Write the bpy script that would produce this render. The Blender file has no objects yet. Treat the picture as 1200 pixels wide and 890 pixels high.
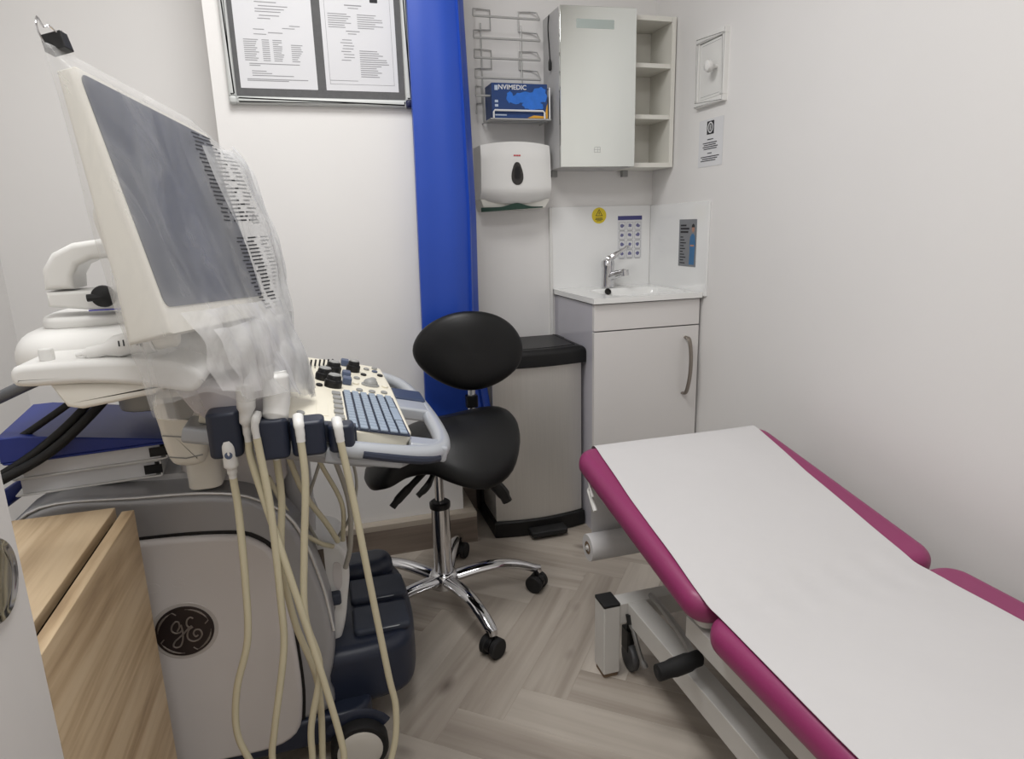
import bpy, math, random
from mathutils import Matrix, Vector, noise
random.seed(7)
scene = bpy.context.scene
COL = scene.collection
PI = math.pi

# ------------------------------------------------------------------ camera
CAM = Vector((-1.331, -2.462, 1.130))
yaw, pitch, roll, FPX = -0.28395697, -0.23375369, -0.02687923, 761.254
fwd = Vector((-math.sin(yaw)*math.cos(pitch), math.cos(yaw)*math.cos(pitch), math.sin(pitch)))
rgt = Vector((math.cos(yaw), math.sin(yaw), 0)); upv = rgt.cross(fwd)
r2 = rgt*math.cos(roll) + upv*math.sin(roll); u2 = -rgt*math.sin(roll) + upv*math.cos(roll)
cd = bpy.data.cameras.new('camera'); cam = bpy.data.objects.new('camera', cd); COL.objects.link(cam)
cam.matrix_world = Matrix(((r2.x, u2.x, -fwd.x, CAM.x), (r2.y, u2.y, -fwd.y, CAM.y), (r2.z, u2.z, -fwd.z, CAM.z), (0, 0, 0, 1)))
cd.sensor_fit = 'HORIZONTAL'; cd.sensor_width = 36; cd.lens = FPX*36/1200; cd.clip_start = 0.02
scene.camera = cam
# ------------------------------------------------------------------ light
w = bpy.data.worlds.new('world'); scene.world = w; w.use_nodes = True
w.node_tree.nodes['Background'].inputs[0].default_value = (0.9, 0.95, 1, 1)
w.node_tree.nodes['Background'].inputs[1].default_value = 0.15
def area(name, loc, sx, sy, power, col=(1, 1, 1)):
    l = bpy.data.lights.new(name, 'AREA'); l.shape = 'RECTANGLE'; l.size = sx; l.size_y = sy; l.energy = power; l.color = col
    o = bpy.data.objects.new(name, l); COL.objects.link(o); o.location = loc
    return o
area('overhead_light', (-1.30, -1.15, 2.42), 0.6, 0.6, 17, (1, 0.995, 0.985))
area('overhead_light', (-1.30, -2.40, 2.42), 0.6, 0.6, 14, (1, 0.995, 0.985))  # added fill behind the machine's near side, evens light on camera-facing fronts
scene.view_settings.view_transform = 'Standard'; scene.view_settings.look = 'None'
scene.view_settings.gamma = 1; scene.view_settings.use_curve_mapping = False
scene.view_settings.exposure = 0.08

# ------------------------------------------------------------------ materials
def lin(c):
    c = c/255
    return c/12.92 if c <= 0.04045 else ((c+0.055)/1.055)**2.4
def M(name, rgb, rough=0.5, metal=0.0, bump=0.0, bscale=60, var=0.03, vscale=6, spec=0.5, coat=0.0, stretch=(1, 1, 1), trans=0.0):
    m = bpy.data.materials.new(name); m.use_nodes = True
    nt = m.node_tree; b = nt.nodes['Principled BSDF']
    tc = nt.nodes.new('ShaderNodeTexCoord'); mp = nt.nodes.new('ShaderNodeMapping'); mp.inputs['Scale'].default_value = stretch
    nt.links.new(tc.outputs['Object'], mp.inputs['Vector'])
    n = nt.nodes.new('ShaderNodeTexNoise'); n.inputs['Scale'].default_value = vscale; n.inputs['Detail'].default_value = 4
    nt.links.new(mp.outputs[0], n.inputs['Vector'])
    cr = nt.nodes.new('ShaderNodeValToRGB')
    base = [lin(x) for x in rgb]
    cr.color_ramp.elements[0].position = 0.3; cr.color_ramp.elements[1].position = 0.7
    cr.color_ramp.elements[0].color = (*[x*(1-var) for x in base], 1)
    cr.color_ramp.elements[1].color = (*[min(1, x*(1+var)) for x in base], 1)
    nt.links.new(n.outputs[0], cr.inputs[0]); nt.links.new(cr.outputs[0], b.inputs['Base Color'])
    b.inputs['Roughness'].default_value = rough; b.inputs['Metallic'].default_value = metal
    b.inputs['Specular IOR Level'].default_value = spec; b.inputs['Coat Weight'].default_value = coat
    b.inputs['Transmission Weight'].default_value = trans
    if bump:
        n2 = nt.nodes.new('ShaderNodeTexNoise'); n2.inputs['Scale'].default_value = bscale; n2.inputs['Detail'].default_value = 3
        nt.links.new(mp.outputs[0], n2.inputs['Vector'])
        bp = nt.nodes.new('ShaderNodeBump'); bp.inputs['Strength'].default_value = bump; bp.inputs['Distance'].default_value = 0.002
        nt.links.new(n2.outputs[0], bp.inputs['Height']); nt.links.new(bp.outputs[0], b.inputs['Normal'])
    return m
def wood(name, stops, rough, along=0, scale=1.0, rand=0.0, knots=False):
    """grain running along local axis `along`; rand shifts tone by object"""
    m = bpy.data.materials.new(name); m.use_nodes = True
    nt = m.node_tree; b = nt.nodes['Principled BSDF']; N = nt.nodes.new; L = nt.links.new
    tc = N('ShaderNodeTexCoord'); oi = N('ShaderNodeObjectInfo')
    add = N('ShaderNodeVectorMath'); add.operation = 'MULTIPLY_ADD'
    cx = N('ShaderNodeCombineXYZ'); L(oi.outputs['Random'], cx.inputs[0]); L(oi.outputs['Random'], cx.inputs[1]); L(oi.outputs['Random'], cx.inputs[2])
    L(cx.outputs[0], add.inputs[0]); add.inputs[1].default_value = (13, 7, 5) if rand else (0, 0, 0); L(tc.outputs['Object'], add.inputs[2])
    mp = N('ShaderNodeMapping'); s = [14*scale]*3; s[along] = 1.3*scale; mp.inputs['Scale'].default_value = s; L(add.outputs[0], mp.inputs[0])
    n1 = N('ShaderNodeTexNoise'); n1.inputs['Scale'].default_value = 1.0; n1.inputs['Detail'].default_value = 7; n1.inputs['Distortion'].default_value = 1.1; L(mp.outputs[0], n1.inputs['Vector'])
    mp2 = N('ShaderNodeMapping'); s = [70*scale]*3; s[along] = 3*scale; mp2.inputs['Scale'].default_value = s; L(add.outputs[0], mp2.inputs[0])
    n2 = N('ShaderNodeTexNoise'); n2.inputs['Scale'].default_value = 1.0; n2.inputs['Detail'].default_value = 3; L(mp2.outputs[0], n2.inputs['Vector'])
    mx = N('ShaderNodeMath'); mx.operation = 'MULTIPLY_ADD'; L(n2.outputs[0], mx.inputs[0]); mx.inputs[1].default_value = 0.35; L(n1.outputs[0], mx.inputs[2])
    sub = N('ShaderNodeMath'); sub.operation = 'SUBTRACT'; L(mx.outputs[0], sub.inputs[0]); sub.inputs[1].default_value = 0.175
    last = sub
    if rand:
        r = N('ShaderNodeMath'); r.operation = 'MULTIPLY_ADD'; L(oi.outputs['Random'], r.inputs[0]); r.inputs[1].default_value = rand; 
        sh = N('ShaderNodeMath'); sh.operation = 'SUBTRACT'; L(sub.outputs[0], sh.inputs[0]); sh.inputs[1].default_value = rand/2
        L(sh.outputs[0], r.inputs[2]); last = r
    cr = N('ShaderNodeValToRGB'); cr.color_ramp.elements.remove(cr.color_ramp.elements[1])
    for i, (p, c) in enumerate(stops):
        e = cr.color_ramp.elements[0] if i == 0 else cr.color_ramp.elements.new(p)
        e.position = p; e.color = (*[lin(x) for x in c], 1)
    L(last.outputs[0], cr.inputs[0])
    colour = cr.outputs[0]
    if knots:
        v = N('ShaderNodeTexVoronoi'); v.inputs['Scale'].default_value = 1.0; v.inputs['Randomness'].default_value = 1
        mp3 = N('ShaderNodeMapping'); s = [7.5]*3; s[along] = 3.6; s[2] = 0.0; mp3.inputs['Scale'].default_value = s; L(add.outputs[0], mp3.inputs[0]); L(mp3.outputs[0], v.inputs['Vector'])
        mr = N('ShaderNodeMapRange'); L(v.outputs['Distance'], mr.inputs[0]); mr.inputs[1].default_value = 0.015; mr.inputs[2].default_value = 0.16; mr.inputs[3].default_value = 0.75; mr.inputs[4].default_value = 0
        mixc = N('ShaderNodeMix'); mixc.data_type = 'RGBA'; L(mr.outputs[0], mixc.inputs[0]); L(colour, mixc.inputs[6]); mixc.inputs[7].default_value = (lin(88), lin(76), lin(68), 1)
        colour = mixc.outputs[2]
    L(colour, b.inputs['Base Color']); b.inputs['Roughness'].default_value = rough
    bp = N('ShaderNodeBump'); bp.inputs['Strength'].default_value = 0.12; bp.inputs['Distance'].default_value = 0.001; L(n2.outputs[0], bp.inputs['Height']); L(bp.outputs[0], b.inputs['Normal'])
    return m
WALL = M('wall_paint', (232, 230, 228), 0.55, bump=0.06, bscale=180, var=0.012, vscale=2.5)
CEIL = M('ceiling_paint', (236, 235, 232), 0.8, var=0.01)
WGLOSS = M('white_gloss', (226, 223, 221), 0.16, var=0.01)
SPLASH = M('white_acrylic', (238, 238, 237), 0.12, var=0.008)
CERAM = M('white_ceramic', (240, 240, 238), 0.08, var=0.006)
WMAT = M('white_melamine', (226, 224, 216), 0.45, var=0.015)
WPLAST = M('white_plastic', (228, 227, 224), 0.35, var=0.01)
CREAM = M('cream_plastic', (226, 222, 212), 0.38, bump=0.05, bscale=300, var=0.015)
DECKC = M('ivory_plastic', (236, 230, 212), 0.4, var=0.012)
PANELG = M('warm_grey_plastic', (212, 207, 205), 0.42, bump=0.05, bscale=350, var=0.015)
SILVER = M('silver_paint', (164, 164, 167), 0.34, metal=0.35, bump=0.04, bscale=400, var=0.02)
SILVERL = M('light_silver_paint', (186, 190, 196), 0.33, metal=0.3, var=0.02)
SHOULD = M('shoulder_grey', (198, 197, 198), 0.4, metal=0.15, var=0.02)
NAVY = M('navy_plastic', (33, 40, 58), 0.42, bump=0.05, bscale=300, var=0.04)
NAVYL = M('slate_pad', (52, 58, 72), 0.6, bump=0.1, bscale=400, var=0.05)
KEYG = M('key_grey_blue', (150, 163, 178), 0.45, var=0.04)
KEYD = M('key_slate', (78, 90, 116), 0.45, var=0.04)
BTN = M('button_grey', (150, 150, 148), 0.45, var=0.04)
BLACK = M('black_plastic', (15, 15, 16), 0.42, var=0.08, spec=0.4)
BLACKM = M('black_rubber', (18, 18, 19), 0.7, var=0.1)
VINYL = M('black_vinyl', (11, 11, 12), 0.42, bump=0.1, bscale=260, var=0.08, spec=0.35)
CHROME = M('chrome', (212, 212, 214), 0.08, metal=1.0, var=0.01)
STEEL = M('brushed_steel', (206, 203, 198), 0.4, metal=0.6, bump=0.08, bscale=40, var=0.03, stretch=(60, 60, 1))
ALU = M('aluminium', (196, 198, 196), 0.45, metal=0.1, var=0.02)
WIREM = M('grey_wire', (184, 184, 182), 0.4, metal=0.4, var=0.02)
WWIRE = M('white_wire', (228, 228, 228), 0.35, var=0.01)
FELT = M('grey_felt', (96, 96, 97), 0.95, bump=0.5, bscale=500, var=0.06, vscale=60)
PAPER = M('paper_white', (222, 222, 224), 0.7, var=0.012)
CPAPER = M('couch_paper', (206, 204, 204), 0.85, bump=0.35, bscale=28, var=0.012)
INK = M('print_grey', (150, 150, 153), 0.8, var=0.05)
INKD = M('print_black', (44, 44, 48), 0.8, var=0.05)
INKB = M('print_purple', (74, 74, 128), 0.7, var=0.04)
PURPLE = M('magenta_vinyl', (142, 50, 98), 0.38, bump=0.08, bscale=300, var=0.03)
FRAMEW = M('white_enamel', (205, 203, 199), 0.3, var=0.02)
BLUE = M('blue_curtain', (30, 70, 170), 0.42, bump=0.05, bscale=30, var=0.05, vscale=3)
BINDER = M('blue_binder', (24, 44, 122), 0.45, var=0.04)
CABLE = M('cream_cable', (208, 200, 172), 0.5, var=0.03)
CABLEG = M('grey_cable', (170, 166, 156), 0.5, var=0.03)
GREEN = M('dark_green_towel', (36, 62, 52), 0.8, var=0.08)
GLOVED = M('glove_carton_navy', (28, 62, 118), 0.45, var=0.06, vscale=14)
GLOVEB = M('glove_blue', (40, 112, 208), 0.4, var=0.10, vscale=40)
GLOVEO = M('carton_orange', (216, 160, 52), 0.5, var=0.05)
YEL = M('sticker_yellow', (224, 200, 44), 0.5, var=0.03)
RED = M('print_red', (196, 58, 66), 0.6)
SCREEN = M('screen_glass', (72, 76, 86), 0.3, var=0.05, vscale=5)
MIRROR = M('mirror_glass', (232, 236, 232), 0.03, metal=1.0, var=0.0)
FROST = M('frosted_strip', (176, 186, 182), 0.5, var=0.02)
SKIN = M('print_skin', (176, 132, 112), 0.7)
PBLUE = M('print_blue', (64, 112, 156), 0.7, var=0.1, vscale=30)
PGREY = M('poster_grey', (128, 130, 134), 0.55, var=0.05)
CORE = M('cardboard_core', (120, 100, 80), 0.9, var=0.05)
LOGOM = M('badge_dark', (50, 42, 42), 0.3, metal=0.3, var=0.04)
LOGOL = M('badge_metal', (150, 142, 136), 0.35, metal=0.6, var=0.03)
SUBF = M('dark_joint', (70, 64, 58), 0.9)
PLANK = wood('grey_oak_plank', [(0.2, (144, 134, 123)), (0.42, (167, 157, 146)), (0.58, (178, 169, 158)), (0.8, (190, 181, 170))], 0.42, 0, 0.8, rand=0.3, knots=True)
SKIRT = wood('skirting_brown', [(0.3, (104, 92, 82)), (0.6, (134, 121, 110)), (0.8, (150, 138, 126))], 0.5, 0, 0.8)
OAK = wood('sonoma_oak', [(0.22, (150, 124, 94)), (0.40, (188, 162, 128)), (0.56, (210, 186, 152)), (0.8, (221, 200, 169))], 0.5, 1, 1.25)

def bag_mat(name, f0, f1):
    m = bpy.data.materials.new(name); m.use_nodes = True
    nt = m.node_tree; N = nt.nodes.new; L = nt.links.new; nt.nodes.clear()
    out = N('ShaderNodeOutputMaterial'); tr = N('ShaderNodeBsdfTransparent'); tr.inputs[0].default_value = (0.97, 0.97, 0.97, 1)
    gl = N('ShaderNodeBsdfPrincipled'); gl.inputs['Base Color'].default_value = (0.86, 0.86, 0.86, 1); gl.inputs['Roughness'].default_value = 0.13
    tl = N('ShaderNodeBsdfTranslucent'); tl.inputs[0].default_value = (0.9, 0.9, 0.9, 1)
    mx0 = N('ShaderNodeMixShader'); mx0.inputs[0].default_value = 0.45; L(gl.outputs[0], mx0.inputs[1]); L(tl.outputs[0], mx0.inputs[2])
    tc = N('ShaderNodeTexCoord'); mp = N('ShaderNodeMapping'); mp.inputs['Scale'].default_value = (9, 9, 4); L(tc.outputs['Object'], mp.inputs[0])
    n = N('ShaderNodeTexNoise'); n.inputs['Scale'].default_value = 1.5; n.inputs['Detail'].default_value = 5; n.inputs['Distortion'].default_value = 1.2; L(mp.outputs[0], n.inputs['Vector'])
    mr = N('ShaderNodeMapRange'); L(n.outputs[0], mr.inputs[0]); mr.inputs[1].default_value = 0.4; mr.inputs[2].default_value = 0.72; mr.inputs[3].default_value = f0; mr.inputs[4].default_value = f1
    bp = N('ShaderNodeBump'); bp.inputs['Strength'].default_value = 0.7; bp.inputs['Distance'].default_value = 0.006; L(n.outputs[0], bp.inputs['Height']); L(bp.outputs[0], gl.inputs['Normal'])
    mx = N('ShaderNodeMixShader'); L(mr.outputs[0], mx.inputs[0]); L(tr.outputs[0], mx.inputs[1]); L(mx0.outputs[0], mx.inputs[2]); L(mx.outputs[0], out.inputs[0])
    return m
BAG = bag_mat('clear_polythene', 0.17, 0.36)
BAG2 = bag_mat('gathered_polythene', 0.40, 0.72)

# ------------------------------------------------------------------ mesh helpers
def FR(o, ex, ey, ez):
    return Matrix(((ex[0], ey[0], ez[0], o[0]), (ex[1], ey[1], ez[1], o[1]), (ex[2], ey[2], ez[2], o[2]), (0, 0, 0, 1)))
def F_UP(x=0, y=0, z=0): return Matrix.Translation((x, y, z))
def F_BACK(x=0, y=0, z=0): return FR((x, y, z), (1, 0, 0), (0, 0, 1), (0, -1, 0))     # 2D x,z ; depth towards -Y
def F_RIGHT(x=0, y=0, z=0): return FR((x, y, z), (0, -1, 0), (0, 0, 1), (-1, 0, 0))   # 2D -y,z ; depth towards -X
def F_FACEX(x=0, y=0, z=0): return FR((x, y, z), (0, 1, 0), (0, 0, 1), (1, 0, 0))     # 2D y,z ; depth towards +X
class G:
    def __init__(s): s.v = []; s.f = []
    def put(s, v, f, fr=None):
        k = len(s.v)
        s.v += [tuple(fr @ Vector(p)) if fr is not None else tuple(p) for p in v]
        s.f += [tuple(i+k for i in q) for q in f]; return s
    def box(s, x0, x1, y0, y1, z0, z1, fr=None):
        v = [(x0, y0, z0), (x1, y0, z0), (x1, y1, z0), (x0, y1, z0), (x0, y0, z1), (x1, y0, z1), (x1, y1, z1), (x0, y1, z1)]
        return s.put(v, [(0, 3, 2, 1), (4, 5, 6, 7), (0, 1, 5, 4), (1, 2, 6, 5), (2, 3, 7, 6), (3, 0, 4, 7)], fr)
    def prism(s, poly, z0, z1, r=0.0, seg=3, fr=None, r0=None):
        n = len(poly)
        area2 = sum(poly[i][0]*poly[(i+1) % n][1]-poly[(i+1) % n][0]*poly[i][1] for i in range(n))
        if area2 < 0: poly = poly[::-1]
        nor = []
        for i in range(n):
            a, b, c = Vector(poly[i-1]), Vector(poly[i]), Vector(poly[(i+1) % n])
            e1 = (b-a); e2 = (c-b)
            if e1.length < 1e-9: e1 = e2.copy()
            if e2.length < 1e-9: e2 = e1.copy()
            e1.normalize(); e2.normalize()
            n1 = Vector((-e1.y, e1.x)); n2 = Vector((-e2.y, e2.x)); m = n1+n2
            if m.length < 1e-6: m = n1.copy()
            m.normalize(); m /= max(0.4, m.dot(n1)); nor.append(m)
        rings = []
        ra = r if r0 is None else r0
        if ra > 0:
            for i in range(seg+1):
                a = PI/2*i/seg; rings.append((ra*(1-math.sin(a)), z0+ra*(1-math.cos(a))))
        else: rings.append((0, z0))
        if r > 0:
            for i in range(seg+1):
                a = PI/2*(seg-i)/seg; q = (r*(1-math.sin(a)), z1-r*(1-math.cos(a)))
                if abs(q[1]-rings[-1][1]) > 1e-7 or abs(q[0]-rings[-1][0]) > 1e-7: rings.append(q)
        else: rings.append((0, z1))
        v = []; f = []
        for ins, z in rings:
            for p, m in zip(poly, nor): v.append((p[0]+m.x*ins, p[1]+m.y*ins, z))
        R = len(rings)
        for j in range(R-1):
            for i in range(n):
                k = (i+1) % n; f.append((j*n+i, j*n+k, (j+1)*n+k, (j+1)*n+i))
        f.append(tuple(range(n))[::-1]); f.append(tuple((R-1)*n+i for i in range(n)))
        return s.put(v, f, fr)
    def rbox(s, x0, x1, y0, y1, z0, z1, rc=0.01, r=0.003, seg=3, fr=None, cseg=4):
        return s.prism(rrect(x0, x1, y0, y1, rc, cseg), z0, z1, r, seg, fr)
    def tube(s, pts, rad, n=10, smooth=0, closed=False, flat=1.0, cap=True):
        pts = [Vector(p) for p in pts]
        if smooth: pts = catmull(pts, smooth, closed)
        m = len(pts); radl = rad if isinstance(rad, (list, tuple)) else None
        T = []
        for i in range(m):
            a = pts[i-1] if (i > 0 or closed) else pts[i]; b = pts[(i+1) % m] if (i < m-1 or closed) else pts[i]
            t = (b-a); T.append(t.normalized() if t.length > 1e-9 else Vector((0, 0, 1)))
        ref = Vector((0, 0, 1)) if abs(T[0].z) < 0.9 else Vector((1, 0, 0))
        u = (ref - T[0]*ref.dot(T[0])).normalized(); v = []; f = []
        for i in range(m):
            u = (u - T[i]*u.dot(T[i]))
            u = u.normalized() if u.length > 1e-6 else T[i].orthogonal().normalized()
            w_ = T[i].cross(u)
            rr = rad if radl is None else radl[min(len(radl)-1, int(i*(len(radl)-1)/max(1, m-1)+0.5))] if len(radl) != m else radl[i]
            for k in range(n):
                a = 2*PI*k/n; v.append(pts[i]+u*(math.cos(a)*rr*flat)+w_*(math.sin(a)*rr))
        for i in range(m if closed else m-1):
            for k in range(n):
                k2 = (k+1) % n; i2 = (i+1) % m
                f.append((i*n+k, i*n+k2, i2*n+k2, i2*n+k))
        if not closed and cap: f.append(tuple(range(n))[::-1]); f.append(tuple((m-1)*n+k for k in range(n)))
        return s.put(v, f)
    def lathe(s, prof, n=24, fr=None):
        v = []; f = []; m = len(prof)
        for r, z in prof:
            for k in range(n): a = 2*PI*k/n; v.append((r*math.cos(a), r*math.sin(a), z))
        for i in range(m-1):
            for k in range(n): k2 = (k+1) % n; f.append((i*n+k, i*n+k2, (i+1)*n+k2, (i+1)*n+k))
        f.append(tuple(range(n))[::-1]); f.append(tuple((m-1)*n+k for k in range(n)))
        return s.put(v, f, fr)
    def grid(s, nu, nv, fn, closed_u=False):
        v = [fn(i/(nu if closed_u else nu-1), j/(nv-1)) for j in range(nv) for i in range(nu)]
        f = []
        for j in range(nv-1):
            for i in range(nu if closed_u else nu-1):
                i2 = (i+1) % nu; f.append((j*nu+i, j*nu+i2, (j+1)*nu+i2, (j+1)*nu+i))
        return s.put(v, f)
    def rects(s, rl, z, fr):
        for x0, y0, x1, y1 in rl:
            s.put([(x0, y0, z), (x1, y0, z), (x1, y1, z), (x0, y1, z)], [(0, 1, 2, 3)], fr)
        return s
def rrect(x0, x1, y0, y1, r, seg=4):
    if x0 > x1: x0, x1 = x1, x0
    if y0 > y1: y0, y1 = y1, y0
    r = max(1e-5, min(r, (x1-x0)/2-1e-5, (y1-y0)/2-1e-5)); o = []
    for cx, cy, a0 in ((x1-r, y1-r, 0), (x0+r, y1-r, PI/2), (x0+r, y0+r, PI), (x1-r, y0+r, 1.5*PI)):
        for i in range(seg+1): a = a0+PI/2*i/seg; o.append((cx+r*math.cos(a), cy+r*math.sin(a)))
    return o
def circ(cx, cy, r, n=24, ry=None): return [(cx+r*math.cos(2*PI*i/n), cy+(ry or r)*math.sin(2*PI*i/n)) for i in range(n)]
def catmull(pts, k, closed=False):
    m = len(pts); o = []
    for i in range(m if closed else m-1):
        p1, p2 = pts[i], pts[(i+1) % m]
        p0 = pts[i-1] if (i > 0 or closed) else p1*2-p2
        p3 = pts[(i+2) % m] if (i+2 < m or closed) else p2*2-p1
        for j in range(k):
            t = j/k; o.append(0.5*((2*p1)+(p2-p0)*t+(2*p0-5*p1+4*p2-p3)*t*t+(3*p1-p0-3*p2+p3)*t**3))
    if not closed: o.append(pts[-1])
    return o
def smooth2(poly, k=5, closed=True):
    return [(p.x, p.y) for p in catmull([Vector((a, b, 0)) for a, b in poly], k, closed)]
def rootloc(o):
    while o.parent: o = o.parent
    return o.location
def build(name, g, mat, parent=None, loc=None, sharp=38):
    """mesh given in world coordinates; origin at the thing's base"""
    off = rootloc(parent) if parent else Vector(loc or (0, 0, 0))
    me = bpy.data.meshes.new(name); me.from_pydata([(a-off.x, b-off.y, c-off.z) for a, b, c in g.v], [], g.f); me.validate(); me.update()
    for p in me.polygons: p.use_smooth = True
    me.set_sharp_from_angle(angle=math.radians(sharp))
    for m in (mat if isinstance(mat, (list, tuple)) else [mat]): me.materials.append(m)
    o = bpy.data.objects.new(name, me); COL.objects.link(o)
    if len(me.polygons) < 3000:
        wn = o.modifiers.new('weighted', 'WEIGHTED_NORMAL'); wn.keep_sharp = True; wn.weight = 80
    if parent: o.parent = parent
    else: o.location = off
    return o
def tag(o, label, cat, group=None, kind=None):
    o['label'] = label; o['category'] = cat
    if group: o['group'] = group
    if kind: o['kind'] = kind
    return o
def thing(name, label, cat, loc, group=None):
    o = bpy.data.objects.new(name, None); COL.objects.link(o); o.location = loc; o.empty_display_size = 0.1
    return tag(o, label, cat, group)
def one(name, g, mat, loc, label, cat, group=None, sharp=38): return tag(build(name, g, mat, None, loc, sharp), label, cat, group)
def struct(name, g, mat, parent=None, loc=None, label=None):
    o = build(name, g, mat, parent, loc)
    if not parent: o['kind'] = 'structure'
    if label: o['label'] = label
    return o
def textg(s, size, fr, extrude=0.0, align='CENTER', sx=1.0, bold=0.0):
    cu = bpy.data.curves.new('t', 'FONT'); cu.body = s; cu.size = size; cu.align_x = align; cu.align_y = 'CENTER'; cu.extrude = extrude; cu.offset = bold; cu.resolution_u = 3
    ob = bpy.data.objects.new('t', cu); COL.objects.link(ob)
    dg = bpy.context.evaluated_depsgraph_get(); me = bpy.data.meshes.new_from_object(ob.evaluated_get(dg))
    g = G(); g.put([(v.co.x*sx, v.co.y, v.co.z) for v in me.vertices], [tuple(p.vertices) for p in me.polygons], fr)
    bpy.data.objects.remove(ob); bpy.data.curves.remove(cu); bpy.data.meshes.remove(me)
    return g
def lerp(a, b, t): return a+(b-a)*t
def interp(tab, x):
    if x <= tab[0][0]: return tab[0][1]
    for (a, p), (b, q) in zip(tab, tab[1:]):
        if x <= b: return lerp(p, q, (x-a)/(b-a))
    return tab[-1][1]

# ================================================================== room shell
XL, XR, YB, YF, ZC = -2.286, 0.0, 0.0, -3.45, 2.45
BX0, BX1, BY = -1.573, -0.893, -0.277
struct('wall_back', G().box(XL-.1, .1, 0, .1, 0, ZC), WALL, label='white painted back wall of the alcoves')
struct('wall_right', G().box(0, .1, YF, 0, 0, ZC), WALL, label='white painted right wall beside the couch')
struct('wall_left', G().box(XL-.1, XL, YF, 0, 0, ZC), WALL, label='white painted left wall')
struct('wall_front', G().box(XL-.1, .1, YF-.1, YF, 0, ZC), WALL, label='white wall behind the viewer')
struct('wall_centre', G().box(BX0, BX1, BY, 0, 0, ZC), WALL, label='white projecting wall carrying the notice board')
struct('ceiling', G().box(XL-.1, .1, YF-.1, .1, ZC, ZC+.1), CEIL, label='white ceiling')
floor = struct('floor', G().box(XL, 0, YF, 0, -0.05, -0.003), SUBF, label='greyish oak herringbone plank floor')
# herringbone planks
UA = math.radians(51); eu = Vector((math.cos(UA), math.sin(UA), 0)); ev = Vector((math.cos(UA-PI/2), math.sin(UA-PI/2), 0))
A0 = Vector((-1.10, -1.132, 0)); PW = 0.118; PL = PW*5
def clip(poly, x0, x1, y0, y1):
    for ax, lim, sg in ((0, x0, 1), (0, x1, -1), (1, y0, 1), (1, y1, -1)):
        out = []
        for i in range(len(poly)):
            a, b = poly[i-1], poly[i]; da = sg*(a[ax]-lim); db = sg*(b[ax]-lim)
            if da*db < 0:
                t = da/(da-db); out.append((a[0]+(b[0]-a[0])*t, a[1]+(b[1]-a[1])*t))
            if db >= 0: out.append(b)
        poly = out
        if len(poly) < 3: return []
    return poly
def plank(u0, v0, along_u):
    du, dv = (PL, PW) if along_u else (PW, PL)
    c = [A0+eu*(u0+a)+ev*(v0+b) for a, b in ((0, 0), (du, 0), (du, dv), (0, dv))]
    poly = clip([(p.x, p.y) for p in c], XL+.001, -.001, YF+.001, -.001)
    if not poly: return
    o = A0+eu*(u0+du/2)+ev*(v0+dv/2); ax = eu if along_u else ev; ay = Vector((-ax.y, ax.x, 0))
    loc = [((Vector((p[0], p[1], 0))-o).dot(ax), (Vector((p[0], p[1], 0))-o).dot(ay)) for p in poly]
    q = []
    for p in loc:
        if not q or math.hypot(p[0]-q[-1][0], p[1]-q[-1][1]) > 0.004: q.append(p)
    if len(q) < 3 or abs(sum(q[i-1][0]*q[i][1]-q[i][0]*q[i-1][1] for i in range(len(q)))) < 0.0008: return
    g = G(); g.prism(q, -0.003, 0.0, 0.0007, 1, None, 0.0)
    me = bpy.data.meshes.new('plank'); me.from_pydata(g.v, [], g.f); me.update(); me.materials.append(PLANK)
    ob = bpy.data.objects.new('plank', me); COL.objects.link(ob); ob.parent = floor
    ob.matrix_local = FR(o, ax, ay, (0, 0, 1))
for n in range(-6, 7):
    for k in range(-34, 35):
        plank(k*PW+n*PL, k*PW-n*PL, True)
        plank(k*PW+n*PL, (k+1)*PW-n*PL, False)
# skirting
SKLIT = wood('skirting_cap_lit', [(0.3, (168, 157, 143)), (0.7, (196, 186, 172))], 0.5, 0, 0.8)  # paler than the skirting: light falling on the ledge put into the colour
def skirting(name, pts, parent=None):
    g = G()
    for (x0, x1, y0, y1) in pts:
        g.box(x0, x1, y0, y1, 0, .099)
    o = struct(name, g, SKIRT, parent)
    g = G()
    for (x0, x1, y0, y1) in pts: g.prism(rrect(x0, x1, y0, y1, .001, 1), .099, .119, .003, 2, None, 0.0)
    build('lit_cap_strip', g, SKLIT, o)
    return o
skirting('baseboard_centre', [(BX0-.04, BX1+.04, BY-.043, BY-.0005), (BX1+.0005, BX1+.04, BY, -.0005)])
skirting('baseboard_back', [(BX1+.0405, -.0005, -.04, -.0005)])
skirting('baseboard_rear_left', [(XL+.0005, BX0-.001, -.04, -.0005)])
skirting('baseboard_left', [(XL+.0005, XL+.02, YF+.001, -.041)])
skirting('baseboard_right', [(-.02, -.0005, YF+.001, -.44)])
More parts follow.
